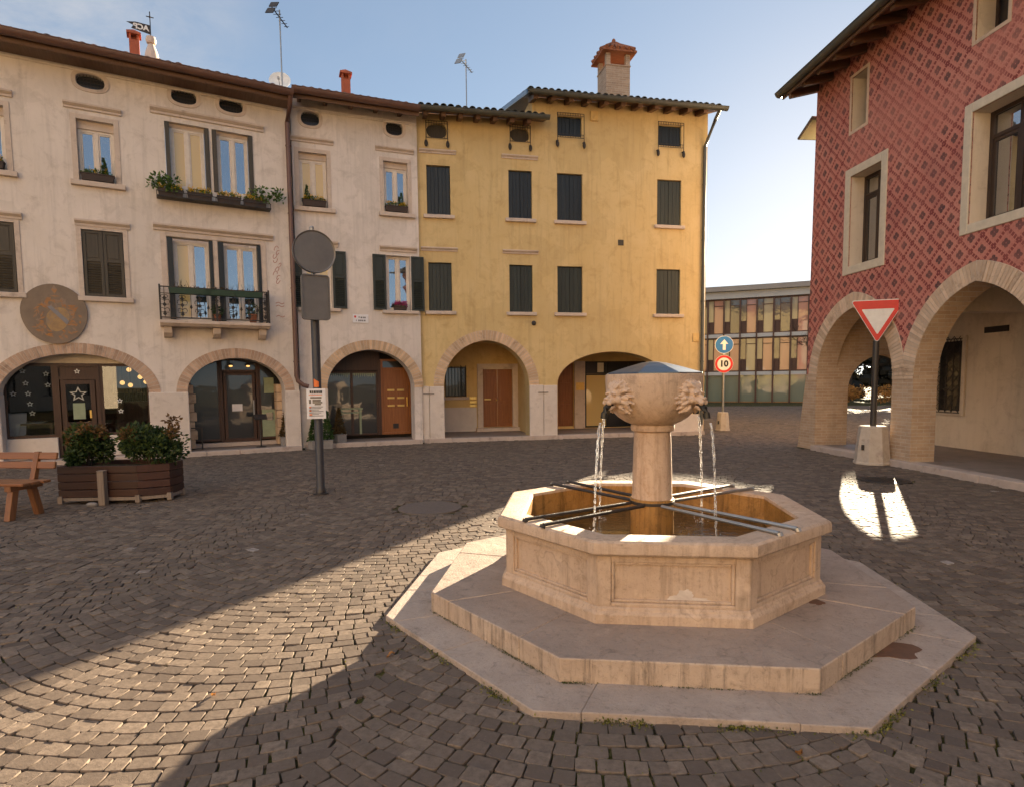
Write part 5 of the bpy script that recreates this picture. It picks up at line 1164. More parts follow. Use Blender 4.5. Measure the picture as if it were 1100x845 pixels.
# jets of water
names = {34: 'thin jet of water falling from the front right lion spout', -56: 'thin jet of water falling from the front left lion spout', 124: 'thin jet of water falling behind the bowl on the right', -146: 'thin jet of water falling behind the bowl on the left'}
for az, lb in names.items():
    rg = np.random.default_rng(abs(az)); d = Vector((math.sin(R(az)), -math.cos(R(az)))); m = MB()
    z = 1.348; zz = []; pr = []
    k = 0
    def at(z): t = math.sqrt(max(0, (1.348-z))*2/9.8); return .538 + .16*t
    for strand in range(2):
        off = Vector((-d.y, d.x))*(strand-.5)*.014
        zc = 1.348; path = []; rad = []
        while zc > 1.10:
            path.append((d.x*at(zc)+off.x*(1+.4*math.sin(zc*50+strand)), d.y*at(zc)+off.y*(1+.4*math.sin(zc*50+strand)), zc)); rad.append(.0056*(.75+.35*math.sin(zc*95+strand*2)+.15*rg.random())); zc -= .008
        m.tube(path, rad, 8)
        while zc > .47:
            l = rg.uniform(.008, .022); r0 = rg.uniform(.0032, .0058); c = (d.x*at(zc)+off.x*rg.uniform(.3, 1.6), d.y*at(zc)+off.y*rg.uniform(.3, 1.6), zc); m.ell(c, (r0, r0, l), 8, 6); zc -= l*rg.uniform(1.2, 2.4)
    for _ in range(30): a = rg.uniform(0, 6.28); rr = rg.uniform(0, .07); m.ell((d.x*.6+rr*math.cos(a), d.y*.6+rr*math.sin(a), .46+rg.exponential(.025)), (.004, .004, .005), 6, 5)
    o = m.build('water_jet', M['jet'], None, smooth=True, loc=(FX, FY, 0)); tag(o, lb, 'water jet', 'water jets of the fountain')

# ================================================================== ground
def struct(o): return tag(o, kind='structure')
m = MB(); m.add([(-400, -400, -.017), (400, -400, -.017), (400, 600, -.017), (-400, 600, -.017)], [(0, 1, 2, 3)]); struct(m.build('ground', M['joint']))
OCT = [Matrix.Rotation(FR, 2) @ octv(2.07, k) + Vector((FX, FY)) for k in range(8)]
def in_oct(X, Y, grow=0):
    inside = np.ones_like(X, bool); c = np.array((FX, FY))
    for k in range(8):
        a, b = OCT[k], OCT[(k+1) % 8]; nx, ny = (b.y-a.y), -(b.x-a.x); l = math.hypot(nx, ny); nx /= l; ny /= l
        if nx*(c[0]-a.x) + ny*(c[1]-a.y) > 0: nx, ny = -nx, -ny
        inside &= ((X-a.x)*nx + (Y-a.y)*ny) < grow
    return inside
M['cobdark'] = surf('manhole_stone', (.145, .113, .095), (.11, .086, .072), 14, .7, .5, 40)
MANH = [(6.05, 9.75, .36), (8.0, 9.3, .34), (-1.10, 7.95, .42)]
def cobbles():
    hw = 1.22; Rr = hw*1.72; s = .096; ax = R(-8); rg = np.random.default_rng(5)
    ca, sa = math.cos(ax), math.sin(ax)
    quads = []; RR_ = rg.uniform(-1, 1, 97)
    xs0, ys0 = 4.0, 0.0
    for col in range(-9, 12):
        cx = col*2*hw
        y0 = rg.uniform(-.06, .06)
        for row in range(-16, 430):
            yb = row*s + y0 + RR_[(row*7+col*13) % 97]*.005
            wx, wy = cx*ca - yb*sa, cx*sa + yb*ca
            if wy < .6 or wy > 40 or abs(wx) > wy*.95 + 3.5: continue
            th_max = math.asin(hw/Rr)
            nst = int(rg.integers(23, 27)) if wy < 24 else 15
            w = rg.uniform(.72, 1.28, nst); w[[0, -1]] *= .8; cum = np.concatenate([[0], np.cumsum(w)])/w.sum(); th = -th_max + 2*th_max*cum; th[0] *= 1+rg.uniform(-.03, .05); th[-1] *= 1+rg.uniform(-.03, .05)
            th2 = np.arcsin(np.clip(np.sin(th)*(1 - s*np.cos(th)/Rr), -1, 1)); th2[0] = th[0]; th2[-1] = th[-1]
            lo = np.stack([cx + Rr*np.sin(th), yb - Rr*np.cos(th)], 1); hi = np.stack([cx + Rr*np.sin(th2), yb + s - Rr*np.cos(th2)], 1)
            q = np.stack([lo[:-1], lo[1:], hi[1:], hi[:-1]], 1); quads.append(q)
    q = np.concatenate(quads)                                     # n,4,2
    q = np.stack([q[..., 0]*ca - q[..., 1]*sa, q[..., 0]*sa + q[..., 1]*ca], -1)
    c = q.mean(1); X, Y = c[:, 0], c[:, 1]
    keep = (Y > 1.2) & (Y < 46) & (np.abs(X) < Y*.93 + 1.6) & ~in_oct(X, Y, -.03)
    for P, u0, u1, y in ((PA, -8, 2.6, -.20), (PB, -1.4, 1.8, -.2), (PC, -4.0, 4.72, -.2)):
        dx, dy = X - P.o.x, Y - P.o.y; u = dx*P.t.x + dy*P.t.y; v = dx*P.n.x + dy*P.n.y; keep &= ~((u > u0) & (u < u1) & (v > y) & (v < 12))
    dx, dy = X - PD.o.x, Y - PD.o.y; u = dx*PD.t.x + dy*PD.t.y; v = dx*PD.n.x + dy*PD.n.y; keep &= ~((u > -.36) & (u < UE) & (v > -.12) & (v < 9))
    for mx, my, r in MANH: keep &= (X-mx)**2 + (Y-my)**2 > (r+.05)**2
    q = q[keep]; c = c[keep]; n = len(q); Y = c[:, 1]
    sc = 1 - rg.uniform(.05, .10, (n, 1, 1)); rot = rg.normal(0, .025, n)
    d = (q - c[:, None])*sc; d = np.stack([d[..., 0]*np.cos(rot)[:, None] - d[..., 1]*np.sin(rot)[:, None], d[..., 0]*np.sin(rot)[:, None] + d[..., 1]*np.cos(rot)[:, None]], -1)
    d += rg.normal(0, .0030, d.shape)
    near = (Y < 14)
    # soften the corners: every corner becomes two points
    nx_ = np.roll(d, -1, 1); pv = np.roll(d, 1, 1); f = rg.uniform(.03, .11, (n, 4, 1))
    p8 = np.stack([d + (pv-d)*f, d + (nx_-d)*f], 2).reshape(n, 8, 2)
    zt = np.clip(rg.normal(-.001, .0024, n), -.007, .004); tl = rg.normal(0, .008, (n, 2))
    def layer(k, z): P2 = p8*k; Z = z + zt[:, None] + (P2*tl[:, None]).sum(-1); return np.concatenate([P2 + c[:, None], Z[..., None]], -1)
    top = layer(.962, .0); mid = layer(.990, -.0014); low = layer(1.0, -.008); bot = layer(1.0, -.05)
    V = np.concatenate([top, mid, low, bot], 1).reshape(-1, 3)    # 32 per stone
    base = (np.arange(n)*32)[:, None]
    F8 = (base + np.arange(8)).astype(np.int64)
    k = np.arange(8); kk = (k+1) % 8; Q = []
    for l in range(3): Q.append(np.stack([l*8+8+k, l*8+8+kk, l*8+kk, l*8+k], 1))
    Q = np.concatenate(Q); Fq = (base[:, :, None] + Q[None]).reshape(-1, 4)
    me = bpy.data.meshes.new('cobblestones'); me.vertices.add(len(V)); me.vertices.foreach_set('co', V.ravel())
    nl = F8.size + Fq.size; me.loops.add(nl); me.loops.foreach_set('vertex_index', np.concatenate([F8.ravel(), Fq.ravel()]))
    npoly = len(F8) + len(Fq); me.polygons.add(npoly)
    st = np.concatenate([np.arange(len(F8))*8, F8.size + np.arange(len(Fq))*4]); me.polygons.foreach_set('loop_start', st)
    sm_ = np.ones(npoly, bool); sm_[:len(F8)] = False; me.polygons.foreach_set('use_smooth', sm_)
    tone = rg.beta(1.5, 1.7, n)*.78; red = rg.random(n) < .11; tone[red] = rg.uniform(.76, .86, red.sum()); pale = rg.random(n) < .03; tone[pale] = rg.uniform(.86, .92, pale.sum())
    at = me.attributes.new('tone', 'FLOAT', 'FACE'); at.data.foreach_set('value', np.concatenate([tone, np.repeat(tone, 24)]).astype(np.float32))
    me.materials.append(M['cobble']); me.update(calc_edges=True); me.validate()
    o = bpy.data.objects.new('cobblestones', me); COL.objects.link(o); struct(o); print('stones', n)
cobbles()
# raised arcade pavements with stone kerbs
def pavement(P, u0, u1, y0, y1, z, name='arcade_pavement', n=14, kerb=.28):
    m = MB(); m.add([P.w(u0, y0+kerb, z), P.w(u1, y0+kerb, z), P.w(u1, y1, z), P.w(u0, y1, z)], [(0, 1, 2, 3)]); struct(m.build(name, M['arcfloor']))
    m = MB(); L = (u1-u0)/n
    for k in range(n):
        a, b = u0+k*L+.003, u0+(k+1)*L-.003; zz = z+.004+RNG.uniform(-.003, .003); vs = [P.w(a, y0, -.05), P.w(b, y0, -.05), P.w(b, y0+kerb, -.05), P.w(a, y0+kerb, -.05), P.w(a, y0, zz), P.w(b, y0, zz), P.w(b, y0+kerb, zz), P.w(a, y0+kerb, zz)]
        m.add(vs, [(0, 3, 2, 1), (4, 5, 6, 7), (0, 1, 5, 4), (1, 2, 6, 5), (2, 3, 7, 6), (3, 0, 4, 7)], 0, float(RNG.random()))
    struct(m.build('kerb', M['curbst'], None, bevel=.012))
pavement(PA, -7.5, 2.54, -.14, 4, .095); pavement(PB, -1.3, 1.76, -.14, 3, .10, n=4); pavement(PC, -3.88, 4.6, -.12, 3.2, .10, n=11)
pavement(PD, .32, UE, -.10, 2.7, .11, n=13)
for i, (x, y, r) in enumerate(MANH):
    if i == 2:
        m = MB(); m.lathe([(r, -.05), (r, .0), (r-.015, .004), (r-.02, .004)], 40); m.lathe([(r-.035, -.05), (r-.035, .002)], 40)
        for k in range(9): a = -r+.09*(k+.5); h = math.sqrt(max(.001, (r-.05)**2-a*a)); m.box(a-.004, a+.004, -h, h, .0, .0045)
        lb = 'round paved manhole cover on the shaded cobbles left of the fountain'
    else:
        m = MB(); m.lathe([(r+.02, -.05), (r+.02, .002), (r+.005, .004), (r, -.004), (r-.01, -.004), (r-.014, .004)], 36)
        for a in range(-4, 5):
            for b in range(-4, 5):
                if math.hypot(a, b)*.075 < r-.06: m.box(a*.075-.025, a*.075+.025, b*.075-.025, b*.075+.025, .003, .008)
        lb = ('dark round iron manhole cover in front of the pier of the red house', 'dark round iron manhole cover near the right edge by the kerb')[i]
    tag(m.build('manhole_cover', M['cobdark'] if i == 2 else M['iron'], None, loc=(x, y, 0)), lb, 'manhole cover')
# moss tufts along the slab edge and in wider joints
m = MB()
for k in (1, 2, 0, 3):
    a, b = OCT[k], OCT[(k+1) % 8]
    for _ in range((260, 420, 300, 60)[(0, 1, 2, 3).index(k)] if k in (0, 1, 2, 3) else 0):
        f = RNG.random(); p = a.lerp(b, f); d = (p - Vector((FX, FY))).normalized(); q = p + d*(.0+abs(RNG.normal(0, .016)))
        if math.sin(f*17+k*3) + RNG.normal(0, .5) < .15: continue
        leaves(m, (q.x, q.y, .0), (.02, .02, .012), 4, .016)
for _ in range(7000):
    y = RNG.uniform(2.2, 6.5); x = RNG.uniform(-.85*y, .85*y)
    if in_oct(np.array([x]), np.array([y]), .02)[0]: continue
    if math.sin(x*1.3+1)+math.cos(y*1.7+x)*.8 < -.35 + .9*(x > -.4): continue
    leaves(m, (x, y, -.012), (.026, .012, .006), 3, .013, (.3, 1))
OC2 = [Matrix.Rotation(FR, 2) @ octv(1.75, k) + Vector((FX, FY)) for k in range(8)]
for k in (0, 1, 2):
    for _ in range(500):
        f = RNG.random(); p = OC2[k].lerp(OC2[k+1], f); d = (p - Vector((FX, FY))).normalized(); q = p + d*(abs(RNG.normal(0, .006)))
        if math.sin(f*11+k*2) + RNG.normal(0, .4) < -.1: continue
        leaves(m, (q.x, q.y, .034), (.012, .006, .004), 3, .009, (0, .35))
tag(m.build('moss', M['moss']), 'green moss growing in the cobble joints and along the fountain slab', kind='stuff')
for i, (x, y, lb) in enumerate(((-.75, 3.55, 'curled orange leaf on the cobbles near the left tip of the fountain slab'), (.28, 3.02, 'dry orange leaf lying beside the front left edge of the fountain slab'), (2.55, 2.62, 'pale dry leaf on the cobbles at the lower right'), (1.25, 2.55, 'tiny orange leaf on the cobbles below the fountain front edge'), (-1.6, 3.1, 'dry leaf on the sunlit cobbles at the lower left'))):
    m = MB(); a = RNG.uniform(0, 6.28); L, W = .027, .013
    for k in range(4):
        t0, t1 = k/4, (k+1)/4; w0, w1 = W*math.sin(math.pi*t0)+.001, W*math.sin(math.pi*t1)+.001; z = lambda t: .012+.012*math.sin(t*5+i)
        m.add([((t0-.5)*2*L, -w0, z(t0)+.006), ((t1-.5)*2*L, -w1, z(t1)+.006), ((t1-.5)*2*L, 0, z(t1)-.004), ((t0-.5)*2*L, 0, z(t0)-.004), ((t1-.5)*2*L, w1, z(t1)+.007), ((t0-.5)*2*L, w0, z(t0)+.007)], [(0, 1, 2, 3), (3, 2, 4, 5)], 0, RNG.random())
    tag(m.build('fallen_leaf', M['litter'], None, loc=(x, y, 0), rot=(0, 0, a)), lb, 'leaf', 'fallen leaves')

# ================================================================== signs
t = thing('information_pole', 'dark pole with a round sign above a square sign, both seen from behind', 'sign post', (-2.89, 9.02, 0), R(6))
q = MB(); q.lathe([(.11, 0), (.11, .012), (.075, .02), (.07, .10), (.062, .11), (.062, 2.60), (.05, 2.64)], 20); q.build('pole', M['pole'], t, smooth=True)
q = MB(); q.tube([(0, 0, 2.55), (0, 0, 3.90)], .031, 12); q.ell((0, 0, 3.91), (.035, .035, .03), 10, 6); q.build('upper_tube', M['galv'], t, smooth=True)
for z in (2.80, 3.05, 3.40, 3.72):
    q = MB(); q.box(-.05, .05, -.045, .0, z-.02, z+.02); q.build('clamp', M['galv'], t, bevel=.004)
Mq = Matrix.Rotation(R(24), 4, 'Z')
q = MB(); r = .30
pr = [(0.0, -.035), (r-.02, -.035), (r, -.05), (r+.006, -.03), (r, .03), (0, .03)]
vs = []; n = 40
for rr, y in pr:
    for k in range(n): a = 2*math.pi*k/n; vs.append(Mq @ Vector((rr*math.cos(a), y - .085, 3.55 + rr*math.sin(a))))
q.add(vs, [(i*n+k, i*n+(k+1) % n, (i+1)*n+(k+1) % n, (i+1)*n+k) for i in range(len(pr)-1) for k in range(n)]); q.build('round_sign', M['signback'], t, smooth=True, angle=35)
q = MB(); w, h, rc = .20, .325, .05
def rr_poly(w, h, rc, n=6):
    P = []
    for cx, cz, a0 in ((w-rc, h-rc, 0), (-w+rc, h-rc, 90), (-w+rc, -h+rc, 180), (w-rc, -h+rc, 270)):
        for k in range(n+1): a = R(a0+90*k/n); P.append((cx+rc*math.cos(a), cz+rc*math.sin(a)))
    return P
po, pi_ = rr_poly(w, h, rc), rr_poly(w-.018, h-.018, rc-.015)
q.prism(pi_, -.07, -.02, 'y')
for k in range(len(po)): j = (k+1) % len(po); q.prism([po[k], po[j], pi_[j], pi_[k]], -.09, -.02, 'y')
q.v = [tuple(Mq @ Vector((x, y-.04, z+2.90))) for x, y, z in q.v]; q.build('square_sign', M['signback'], t)
q = MB()
for k in range(5): a0, a1 = R(-125+14*k), R(-111+14*k); q.add([(.064*math.cos(a0), .064*math.sin(a0), 1.60), (.064*math.cos(a1), .064*math.sin(a1), 1.60), (.064*math.cos(a1), .064*math.sin(a1), 1.72-.01*k), (.064*math.cos(a0), .064*math.sin(a0), 1.72-.01*k)], [(0, 1, 2, 3)])
q.build('orange_sticker', M['orange'], t)
# notice taped to the pole
t = thing('paper_notice', 'white printed paper notice taped to the dark pole', 'notice', (-2.885, 8.935, 1.36), R(8))
q = MB()
for k in range(8):
    a, b = -.135+.03375*k, -.135+.03375*(k+1); f = lambda u: -.006-.010*math.cos(u*9)
    q.add([(a, f(a), -.22), (b, f(b), -.22), (b, f(b), .22), (a, f(a), .22), (a, f(a)+.003, -.22), (b, f(b)+.003, -.22), (b, f(b)+.003, .22), (a, f(a)+.003, .22)], [(0, 1, 2, 3), (7, 6, 5, 4), (0, 4, 5, 1), (3, 2, 6, 7)])
q.build('sheet', M['paper'], t); q = MB()
for x, w_ in ((-.085, .026), (-.052, .02), (-.026, .028), (.008, .024), (.038, .02), (.064, .026)): q.box(x, x+w_, -.0185, -.017, .148, .19)
for k in range(7): q.box(-.10, .10-.03*(k % 3), -.0185, -.017, -.05-.022*k, -.043-.022*k)
q.build('print', M['black'], t); q = MB()
for x0, x1, z0, z1 in ((-.10, -.07, .0, .06), (-.05, .07, .03, .06), (-.05, .09, .005, .026), (-.02, .07, -.02, .0), (-.08, .08, .075, .10)): q.box(x0, x1, -.0186, -.0172, z0, z1)
q.build('picture', M['signback'], t); q = MB(); q.box(-.10, .09, -.0187, -.0172, .122, .130); q.box(-.10, -.07, -.0188, -.0174, -.06, -.045); q.box(-.10, -.07, -.0188, -.0174, -.11, -.095); q.box(-.10, -.06, -.0188, -.0174, -.17, -.15); q.build('coloured_line', M['orange'], t)

def cone_base(t, r0, r1, h):
    q = MB(); q.lathe([(r0, 0), (r0, .04), (r0-.015, .05), (r1+.015, h-.02), (r1, h), (.03, h)], 8, rot=R(22.5)); q.build('concrete_base', M['concrete'], t, bevel=.015)
    q = MB(); Mx = Matrix.Translation((-r0*.62, -r0*.55, h*.45)); q.box(-.02, .02, -.03, .03, -.05, .05, M=Mx); q.build('base_plate', M['iron'], t)
t = thing('yield_sign', 'triangular red and white give way sign on a dark pole in a concrete cone', 'road sign', (6.98, 11.66, 0), R(-18))
cone_base(t, .33, .235, .74)
q = MB(); q.tube([(0, 0, .72), (0, 0, 2.36)], .055, 14); q.build('pole', M['pole'], t, smooth=True); q = MB(); q.tube([(0, 0, 2.3), (0, 0, 3.10)], .03, 10); q.ell((0, 0, 3.11), (.035, .035, .03), 8, 6); q.build('upper_tube', M['galv'], t, smooth=True)
def tri(w, rc, zc, n=5):
    h = w*.866; P = []
    C = [(-w/2, h/2), (0, -h/2), (w/2, h/2)]; a0 = [90, 210, 330]
    cen = (0, h/6)
    for (x, z), a in zip(C, a0):
        dx, dz = cen[0]-x, cen[1]-z; l = math.hypot(dx, dz); cx, cz = x+dx/l*rc*2, z+dz/l*rc*2
        for k in range(n+1): t_ = R(a+120*k/n); P.append((cx+rc*math.cos(t_), zc+cz+rc*math.sin(t_)))
    return P
q = MB(); q.prism(tri(.94, .035, 2.72), -.06, -.045, 'y'); sg = q.build('sign_plate', M['white'], t)
q = MB(); o, i_ = tri(.905, .03, 2.72), tri(.56, .015, 2.712)
for k in range(len(o)): j = (k+1) % len(o); q.prism([o[k], o[j], i_[j], i_[k]], -.0625, -.0602, 'y')
q.build('red_border', M['red'], sg)
t = thing('traffic_sign', 'pole with a blue arrow sign above a red ringed 10 speed limit sign', 'road sign', (6.90, 19.76, 0), R(-12))
cone_base(t, .24, .16, .60)
q = MB(); q.tube([(0, 0, .55), (0, 0, 3.05)], .035, 12); q.build('pole', M['galv'], t, smooth=True)
def disc(zc, r, y0, y1, mat, par, name, ri=0):
    q = MB(); n = 36; o = [(r*math.cos(2*math.pi*k/n), zc+r*math.sin(2*math.pi*k/n)) for k in range(n)]
    if ri:
        i_ = [(ri*math.cos(2*math.pi*k/n), zc+ri*math.sin(2*math.pi*k/n)) for k in range(n)]
        for k in range(n): j = (k+1) % n; q.prism([o[k], o[j], i_[j], i_[k]], y0, y1, 'y')
    else: q.prism(o, y0, y1, 'y')
    return q.build(name, mat, par)
a = disc(2.77, .285, -.06, -.045, M['white'], t, 'arrow_sign'); disc(2.77, .272, -.0625, -.0602, M['blue'], a, 'blue_field')
q = MB(); q.prism([(-.045, 2.60), (.045, 2.60), (.045, 2.79), (.125, 2.79), (0, 2.94), (-.125, 2.79), (-.045, 2.79)], -.065, -.0627, 'y'); q.build('arrow', M['white'], a)
b = disc(2.15, .285, -.06, -.045, M['white'], t, 'speed_limit_sign'); disc(2.15, .278, -.0625, -.0602, M['red'], b, 'red_ring', .205)
q = MB(); merge(q, text_mb('10', .27, .0012, .012), (0, -.0625, 2.15)); q.build('numerals', M['black'], b)
# ================================================================== planter, shrubs, bench
t = thing('wooden_planter', 'long dark brown timber planter box holding two shrubs by the bench', 'planter', (-5.62, 8.66, 0), R(3))
hexa = [(-.74, -.26), (.34, -.26), (.70, -.08), (.70, .32), (.34, .52), (-.74, .48)]
def inset(P, d): c = (sum(p[0] for p in P)/len(P), sum(p[1] for p in P)/len(P)); return [(p[0]+(c[0]-p[0])*d, p[1]+(c[1]-p[1])*d) for p in P]
q = MB()
for k in range(4):
    o, i_ = inset(hexa, .0), inset(hexa, .08); z0 = .10+k*.112
    for a in range(6): b = (a+1) % 6; q.prism([o[a], o[b], i_[b], i_[a]], z0, z0+.104, 'z', 0, float(RNG.random()))
q.build('plank_side', M['planter'], t, bevel=.006)
q = MB()
for p in inset(hexa, .03): q.box(p[0]-.03, p[0]+.03, p[1]-.03, p[1]+.03, .02, .12)
for a in range(6):
    p0, p1 = inset(hexa, .01)[a], inset(hexa, .01)[(a+1) % 6]; q.prism([p0, p1, inset(hexa, .10)[(a+1) % 6], inset(hexa, .10)[a]], .05, .095, 'z')
q.build('base_frame', M['postwood'], t)
q = MB(); q.prism(inset(hexa, .09), .40, .47, 'z'); q.build('soil', M['joint'], t)
def shrub(name, label, loc, r, n, size, mats, seed=0, group=None, twigs=12):
    t = thing(name, label, 'shrub', loc, RNG.uniform(0, 6), group); m = MB()
    for _ in range(twigs):
        a = RNG.uniform(0, 6.28); e = RNG.uniform(.5, 1); rr = RNG.uniform(.3, .8); p1 = (r[0]*rr*math.cos(a), r[1]*rr*math.sin(a), r[2]*(1+e*.75)); m.tube([(0, 0, 0), (p1[0]*.4, p1[1]*.4, p1[2]*.5), p1], [.009, .007, .003], 5)
    m.build('stem', M['bark'], t); m = MB()
    for _ in range(16):
        a, b = RNG.uniform(0, 6.28), RNG.uniform(-.75, 1); c = (r[0]*.62*math.cos(a)*math.sqrt(1-b*b*.8), r[1]*.62*math.sin(a)*math.sqrt(1-b*b*.8), r[2]*(1.0+.62*b)); k = RNG.uniform(.32, .55)
        leaves(m, c, (r[0]*k, r[1]*k, r[2]*k), n//16, size, (0, .9), .3, mi=0)
    m.build('foliage', mats[0], t)
    if len(mats) > 1:
        m = MB()
        for _ in range(7):
            a = RNG.uniform(0, 6.28); leaves(m, (r[0]*.7*math.cos(a), r[1]*.7*math.sin(a), r[2]*RNG.uniform(1.2, 1.95)), (r[0]*.25, r[1]*.25, r[2]*.2), n//60, size, (0, 1), .2)
        m.build('reddish_tips', mats[1], t)
    return t
shrub('potted_shrub', 'green nandina shrub with reddish tips at the left end of the planter', (-6.08, 8.64, .44), (.31, .30, .33), 3200, .06, (M['leaf'], M['leafred']))
shrub('potted_shrub', 'taller darker green shrub at the right end of the planter', (-5.22, 8.72, .44), (.42, .40, .36), 4400, .06, (M['leaf'], M['leafred']))
t = thing('wooden_stake', 'short weathered wooden stake standing against the planter front', 'post', (-5.70, 8.33, 0), R(3)); q = MB(); q.box(-.045, .045, -.045, .045, 0, .47); q.box(-.05, .05, -.05, .05, .47, .485); q.build('shaft', M['postwood'], t, bevel=.012)
q = MB(); q.ell((0, 0, 0), (.08, .05, .035), 10, 7); q.build('base_stone', M['greypot'], t, loc=(-.12, -.06, .02))
t = thing('park_bench', 'orange wooden park bench cut off by the left edge of the picture', 'bench', (-6.78, 7.66, 0), R(-6))
for z, y in ((.64, .20), (.755, .235)):
    q = MB(); Mx = Matrix.Translation((0, y, z)) @ Matrix.Rotation(R(-14), 4, 'X'); q.box(-.85, .86, -.018, .018, -.046, .046, M=Mx); q.build('back_slat', M['bench'], t, bevel=.008)
for y in (-.17, -.04, .09):
    q = MB(); q.box(-.85, .80 + (.0 if y < 0 else .03), y-.058, y+.058, .43, .465); q.build('seat_slat', M['bench'], t, bevel=.008)
for x in (.58, -.62):
    for y0, y1, zt in ((-.22, -.13, .43), (.20, .10, .43)):
        q = MB(); q.prism([(y0-.045, 0), (y0+.045, 0), (y1+.045, zt), (y1-.045, zt)], x-.04, x+.04, 'x'); q.build('leg', M['benchz'], t, bevel=.008)
    q = MB(); q.box(x-.045, x+.045, -.22, .24, .36, .428); q.build('seat_bearer', M['benchz'], t, bevel=.006)
    q = MB(); q.prism([(.10, .40), (.17, .40), (.27, .81), (.22, .81)], x-.035, x+.035, 'x'); q.build('back_post', M['benchz'], t, bevel=.006)

# ================================================================== window boxes and pots
def flower_box(P, u, y, z, w, label, conifer=None, flowers='petal', group='flower boxes on the house windows', d=.16, nfl=60, vine=None, box='trough', h=.15):
    t = thing('flower_box', label, 'flower box', P.w(u, y, z), P.a, group)
    q = MB(); q.prism([(-w/2+.02, 0), (w/2-.02, 0), (w/2, h), (-w/2, h)], -d/2, d/2, 'y'); q.box(-w/2-.008, w/2+.008, -d/2-.008, d/2+.008, h-.025, h+.004); q.build('trough', M[box], t, bevel=.006)
    q = MB(); leaves(q, (0, 0, h+.03), (w*.48, d*.5, .06), int(260*w/.5), .05); q.build('foliage', M['vine'], t)
    if nfl:
        q = MB()
        for _ in range(nfl):
            c = (RNG.uniform(-w*.46, w*.46), RNG.uniform(-d*.65, d*.2), h+.05+RNG.uniform(-.03, .07)); leaves(q, c, (.018, .014, .016), 5, .034, (0, 1), .2)
        q.build('flowers', M[flowers], t)
    if conifer is not None:
        q = MB(); leaves(q, (conifer, .01, h+.17), (.075, .07, .19), 420, .04, cone=True); q.build('small_conifer', M['conifer'], t)
    if vine is not None:
        q = MB()
        for _ in range(9):
            a = RNG.uniform(-.5, 1)*vine; c = (a*.5+vine*.12, RNG.uniform(-.12, .05), h+RNG.uniform(-.02, .42)*(1-.3*abs(a))); leaves(q, c, (.11, .09, .08), 30, .085, (.1, 1), .3)
        q.build('trailing_plant', M['vine'], t)
    return t
for u, lb, v, nf in ((-.08, 'leftmost box on the iron shelf, with a tall trailing plant on its left', -.9, 60), (.50, 'second box from the left on the iron shelf, small yellow pansies', None, 60), (1.10, 'third box from the left on the iron shelf, low yellow pansies', None, 40), (1.66, 'rightmost box on the iron shelf, with a big leafy plant hanging to its right', .9, 40)):
    flower_box(PA, u, -.17, 5.82, .50, lb, None, 'petal', 'flower boxes on the iron shelf', .17, nf, v)
flower_box(PA, -1.43, -.04, 5.985, .6, 'brown window box with a little conifer, under the single window left of the iron shelf', .12, nfl=14, d=.14)
flower_box(PA, -3.28, -.04, 5.985, .6, 'window box with orange yellow flowers at the extreme left edge', None, d=.14)
flower_box(PB, -.87, -.04, 6.09, .58, 'window box with conifer at left and yellow flowers, beside the downpipe', -.17, nfl=40, d=.14)
flower_box(PB, 1.20, -.04, 6.14, .58, 'window box with yellow flowers at left and conifer at right, next to the yellow house', .14, nfl=50, d=.14)
flower_box(PB, 1.24, -.03, 3.59, .36, 'small pot of magenta flowers on the lower sill between open shutters', None, 'magenta', d=.13, nfl=90, h=.10)
for u, w, lb in ((.28, .86, 'left dark green trough hung on the balcony rail'), (.88, .62, 'middle dark green trough hung on the balcony rail, with twigs'), (1.48, .62, 'right dark green trough hung on the balcony rail')):
    t = thing('balcony_trough', lb, 'planter', PA.w(u-.08, -.47, 3.66), PA.a, 'green troughs on the balcony rail'); q = MB(); q.prism([(-w/2+.02, 0), (w/2-.02, 0), (w/2, .13), (-w/2, .13)], -.06, .08, 'y'); q.build('trough', M['greentr'], t, bevel=.006)
    q = MB()
    for k in range(14): a = RNG.uniform(-w*.45, w*.45); q.tube([(a, 0, .1), (a+RNG.uniform(-.08, .08), RNG.uniform(-.03, .03), .1+RNG.uniform(.08, .24))], .003, 4)
    leaves(q, (0, 0, .14), (w*.4, .05, .04), 60, .04); q.build('dry_plant', M['coniferdry'], t)
for u, lb, sc in ((1.50, 'terracotta pot on the balcony floor at its right end', 1), (.74, 'dark plant pot on the balcony floor in the middle', .8)):
    t = thing('plant_pot', lb, 'plant pot', PA.w(u, -.25, 3.09), 0); q = MB(); q.lathe([(.07*sc, 0), (.10*sc, .18*sc), (.11*sc, .18*sc), (.11*sc, .21*sc), (.09*sc, .21*sc)], 16); q.build('pot', M['terracotta'], t, smooth=True); q = MB(); leaves(q, (0, 0, .32*sc), (.13*sc, .12*sc, .15*sc), 160, .06); q.build('foliage', M['conifer'], t)
def pot_conifer(P, u, y, z, h, mat, label, potz=.22):
    t = thing('potted_conifer', label, 'potted conifer', P.w(u, y, z), RNG.uniform(0, 6), 'potted conifers by the arches'); w = .13
    q = MB(); q.box(-w, w, -w, w, 0, potz); q.box(-w-.012, w+.012, -w-.012, w+.012, potz-.03, potz+.002); q.build('pot', M['greypot'], t, bevel=.01)
    q = MB(); q.tube([(0, 0, potz), (0, 0, potz+h*.8)], [.015, .005], 6); q.build('trunk', M['bark'], t); q = MB(); leaves(q, (0, 0, potz+h*.52), (.16, .16, h*.5), 900, .06, cone=True); q.build('foliage', M[mat], t)
pot_conifer(PA, 2.22, .25, .1, .62, 'coniferdry', 'brown withered conifer in a grey pot inside the right jamb of the dark shop arch')
pot_conifer(PB, -1.08, -.32, 0, .62, 'conifer', 'green conifer in a grey pot left of the pole foot, against the stone pier')
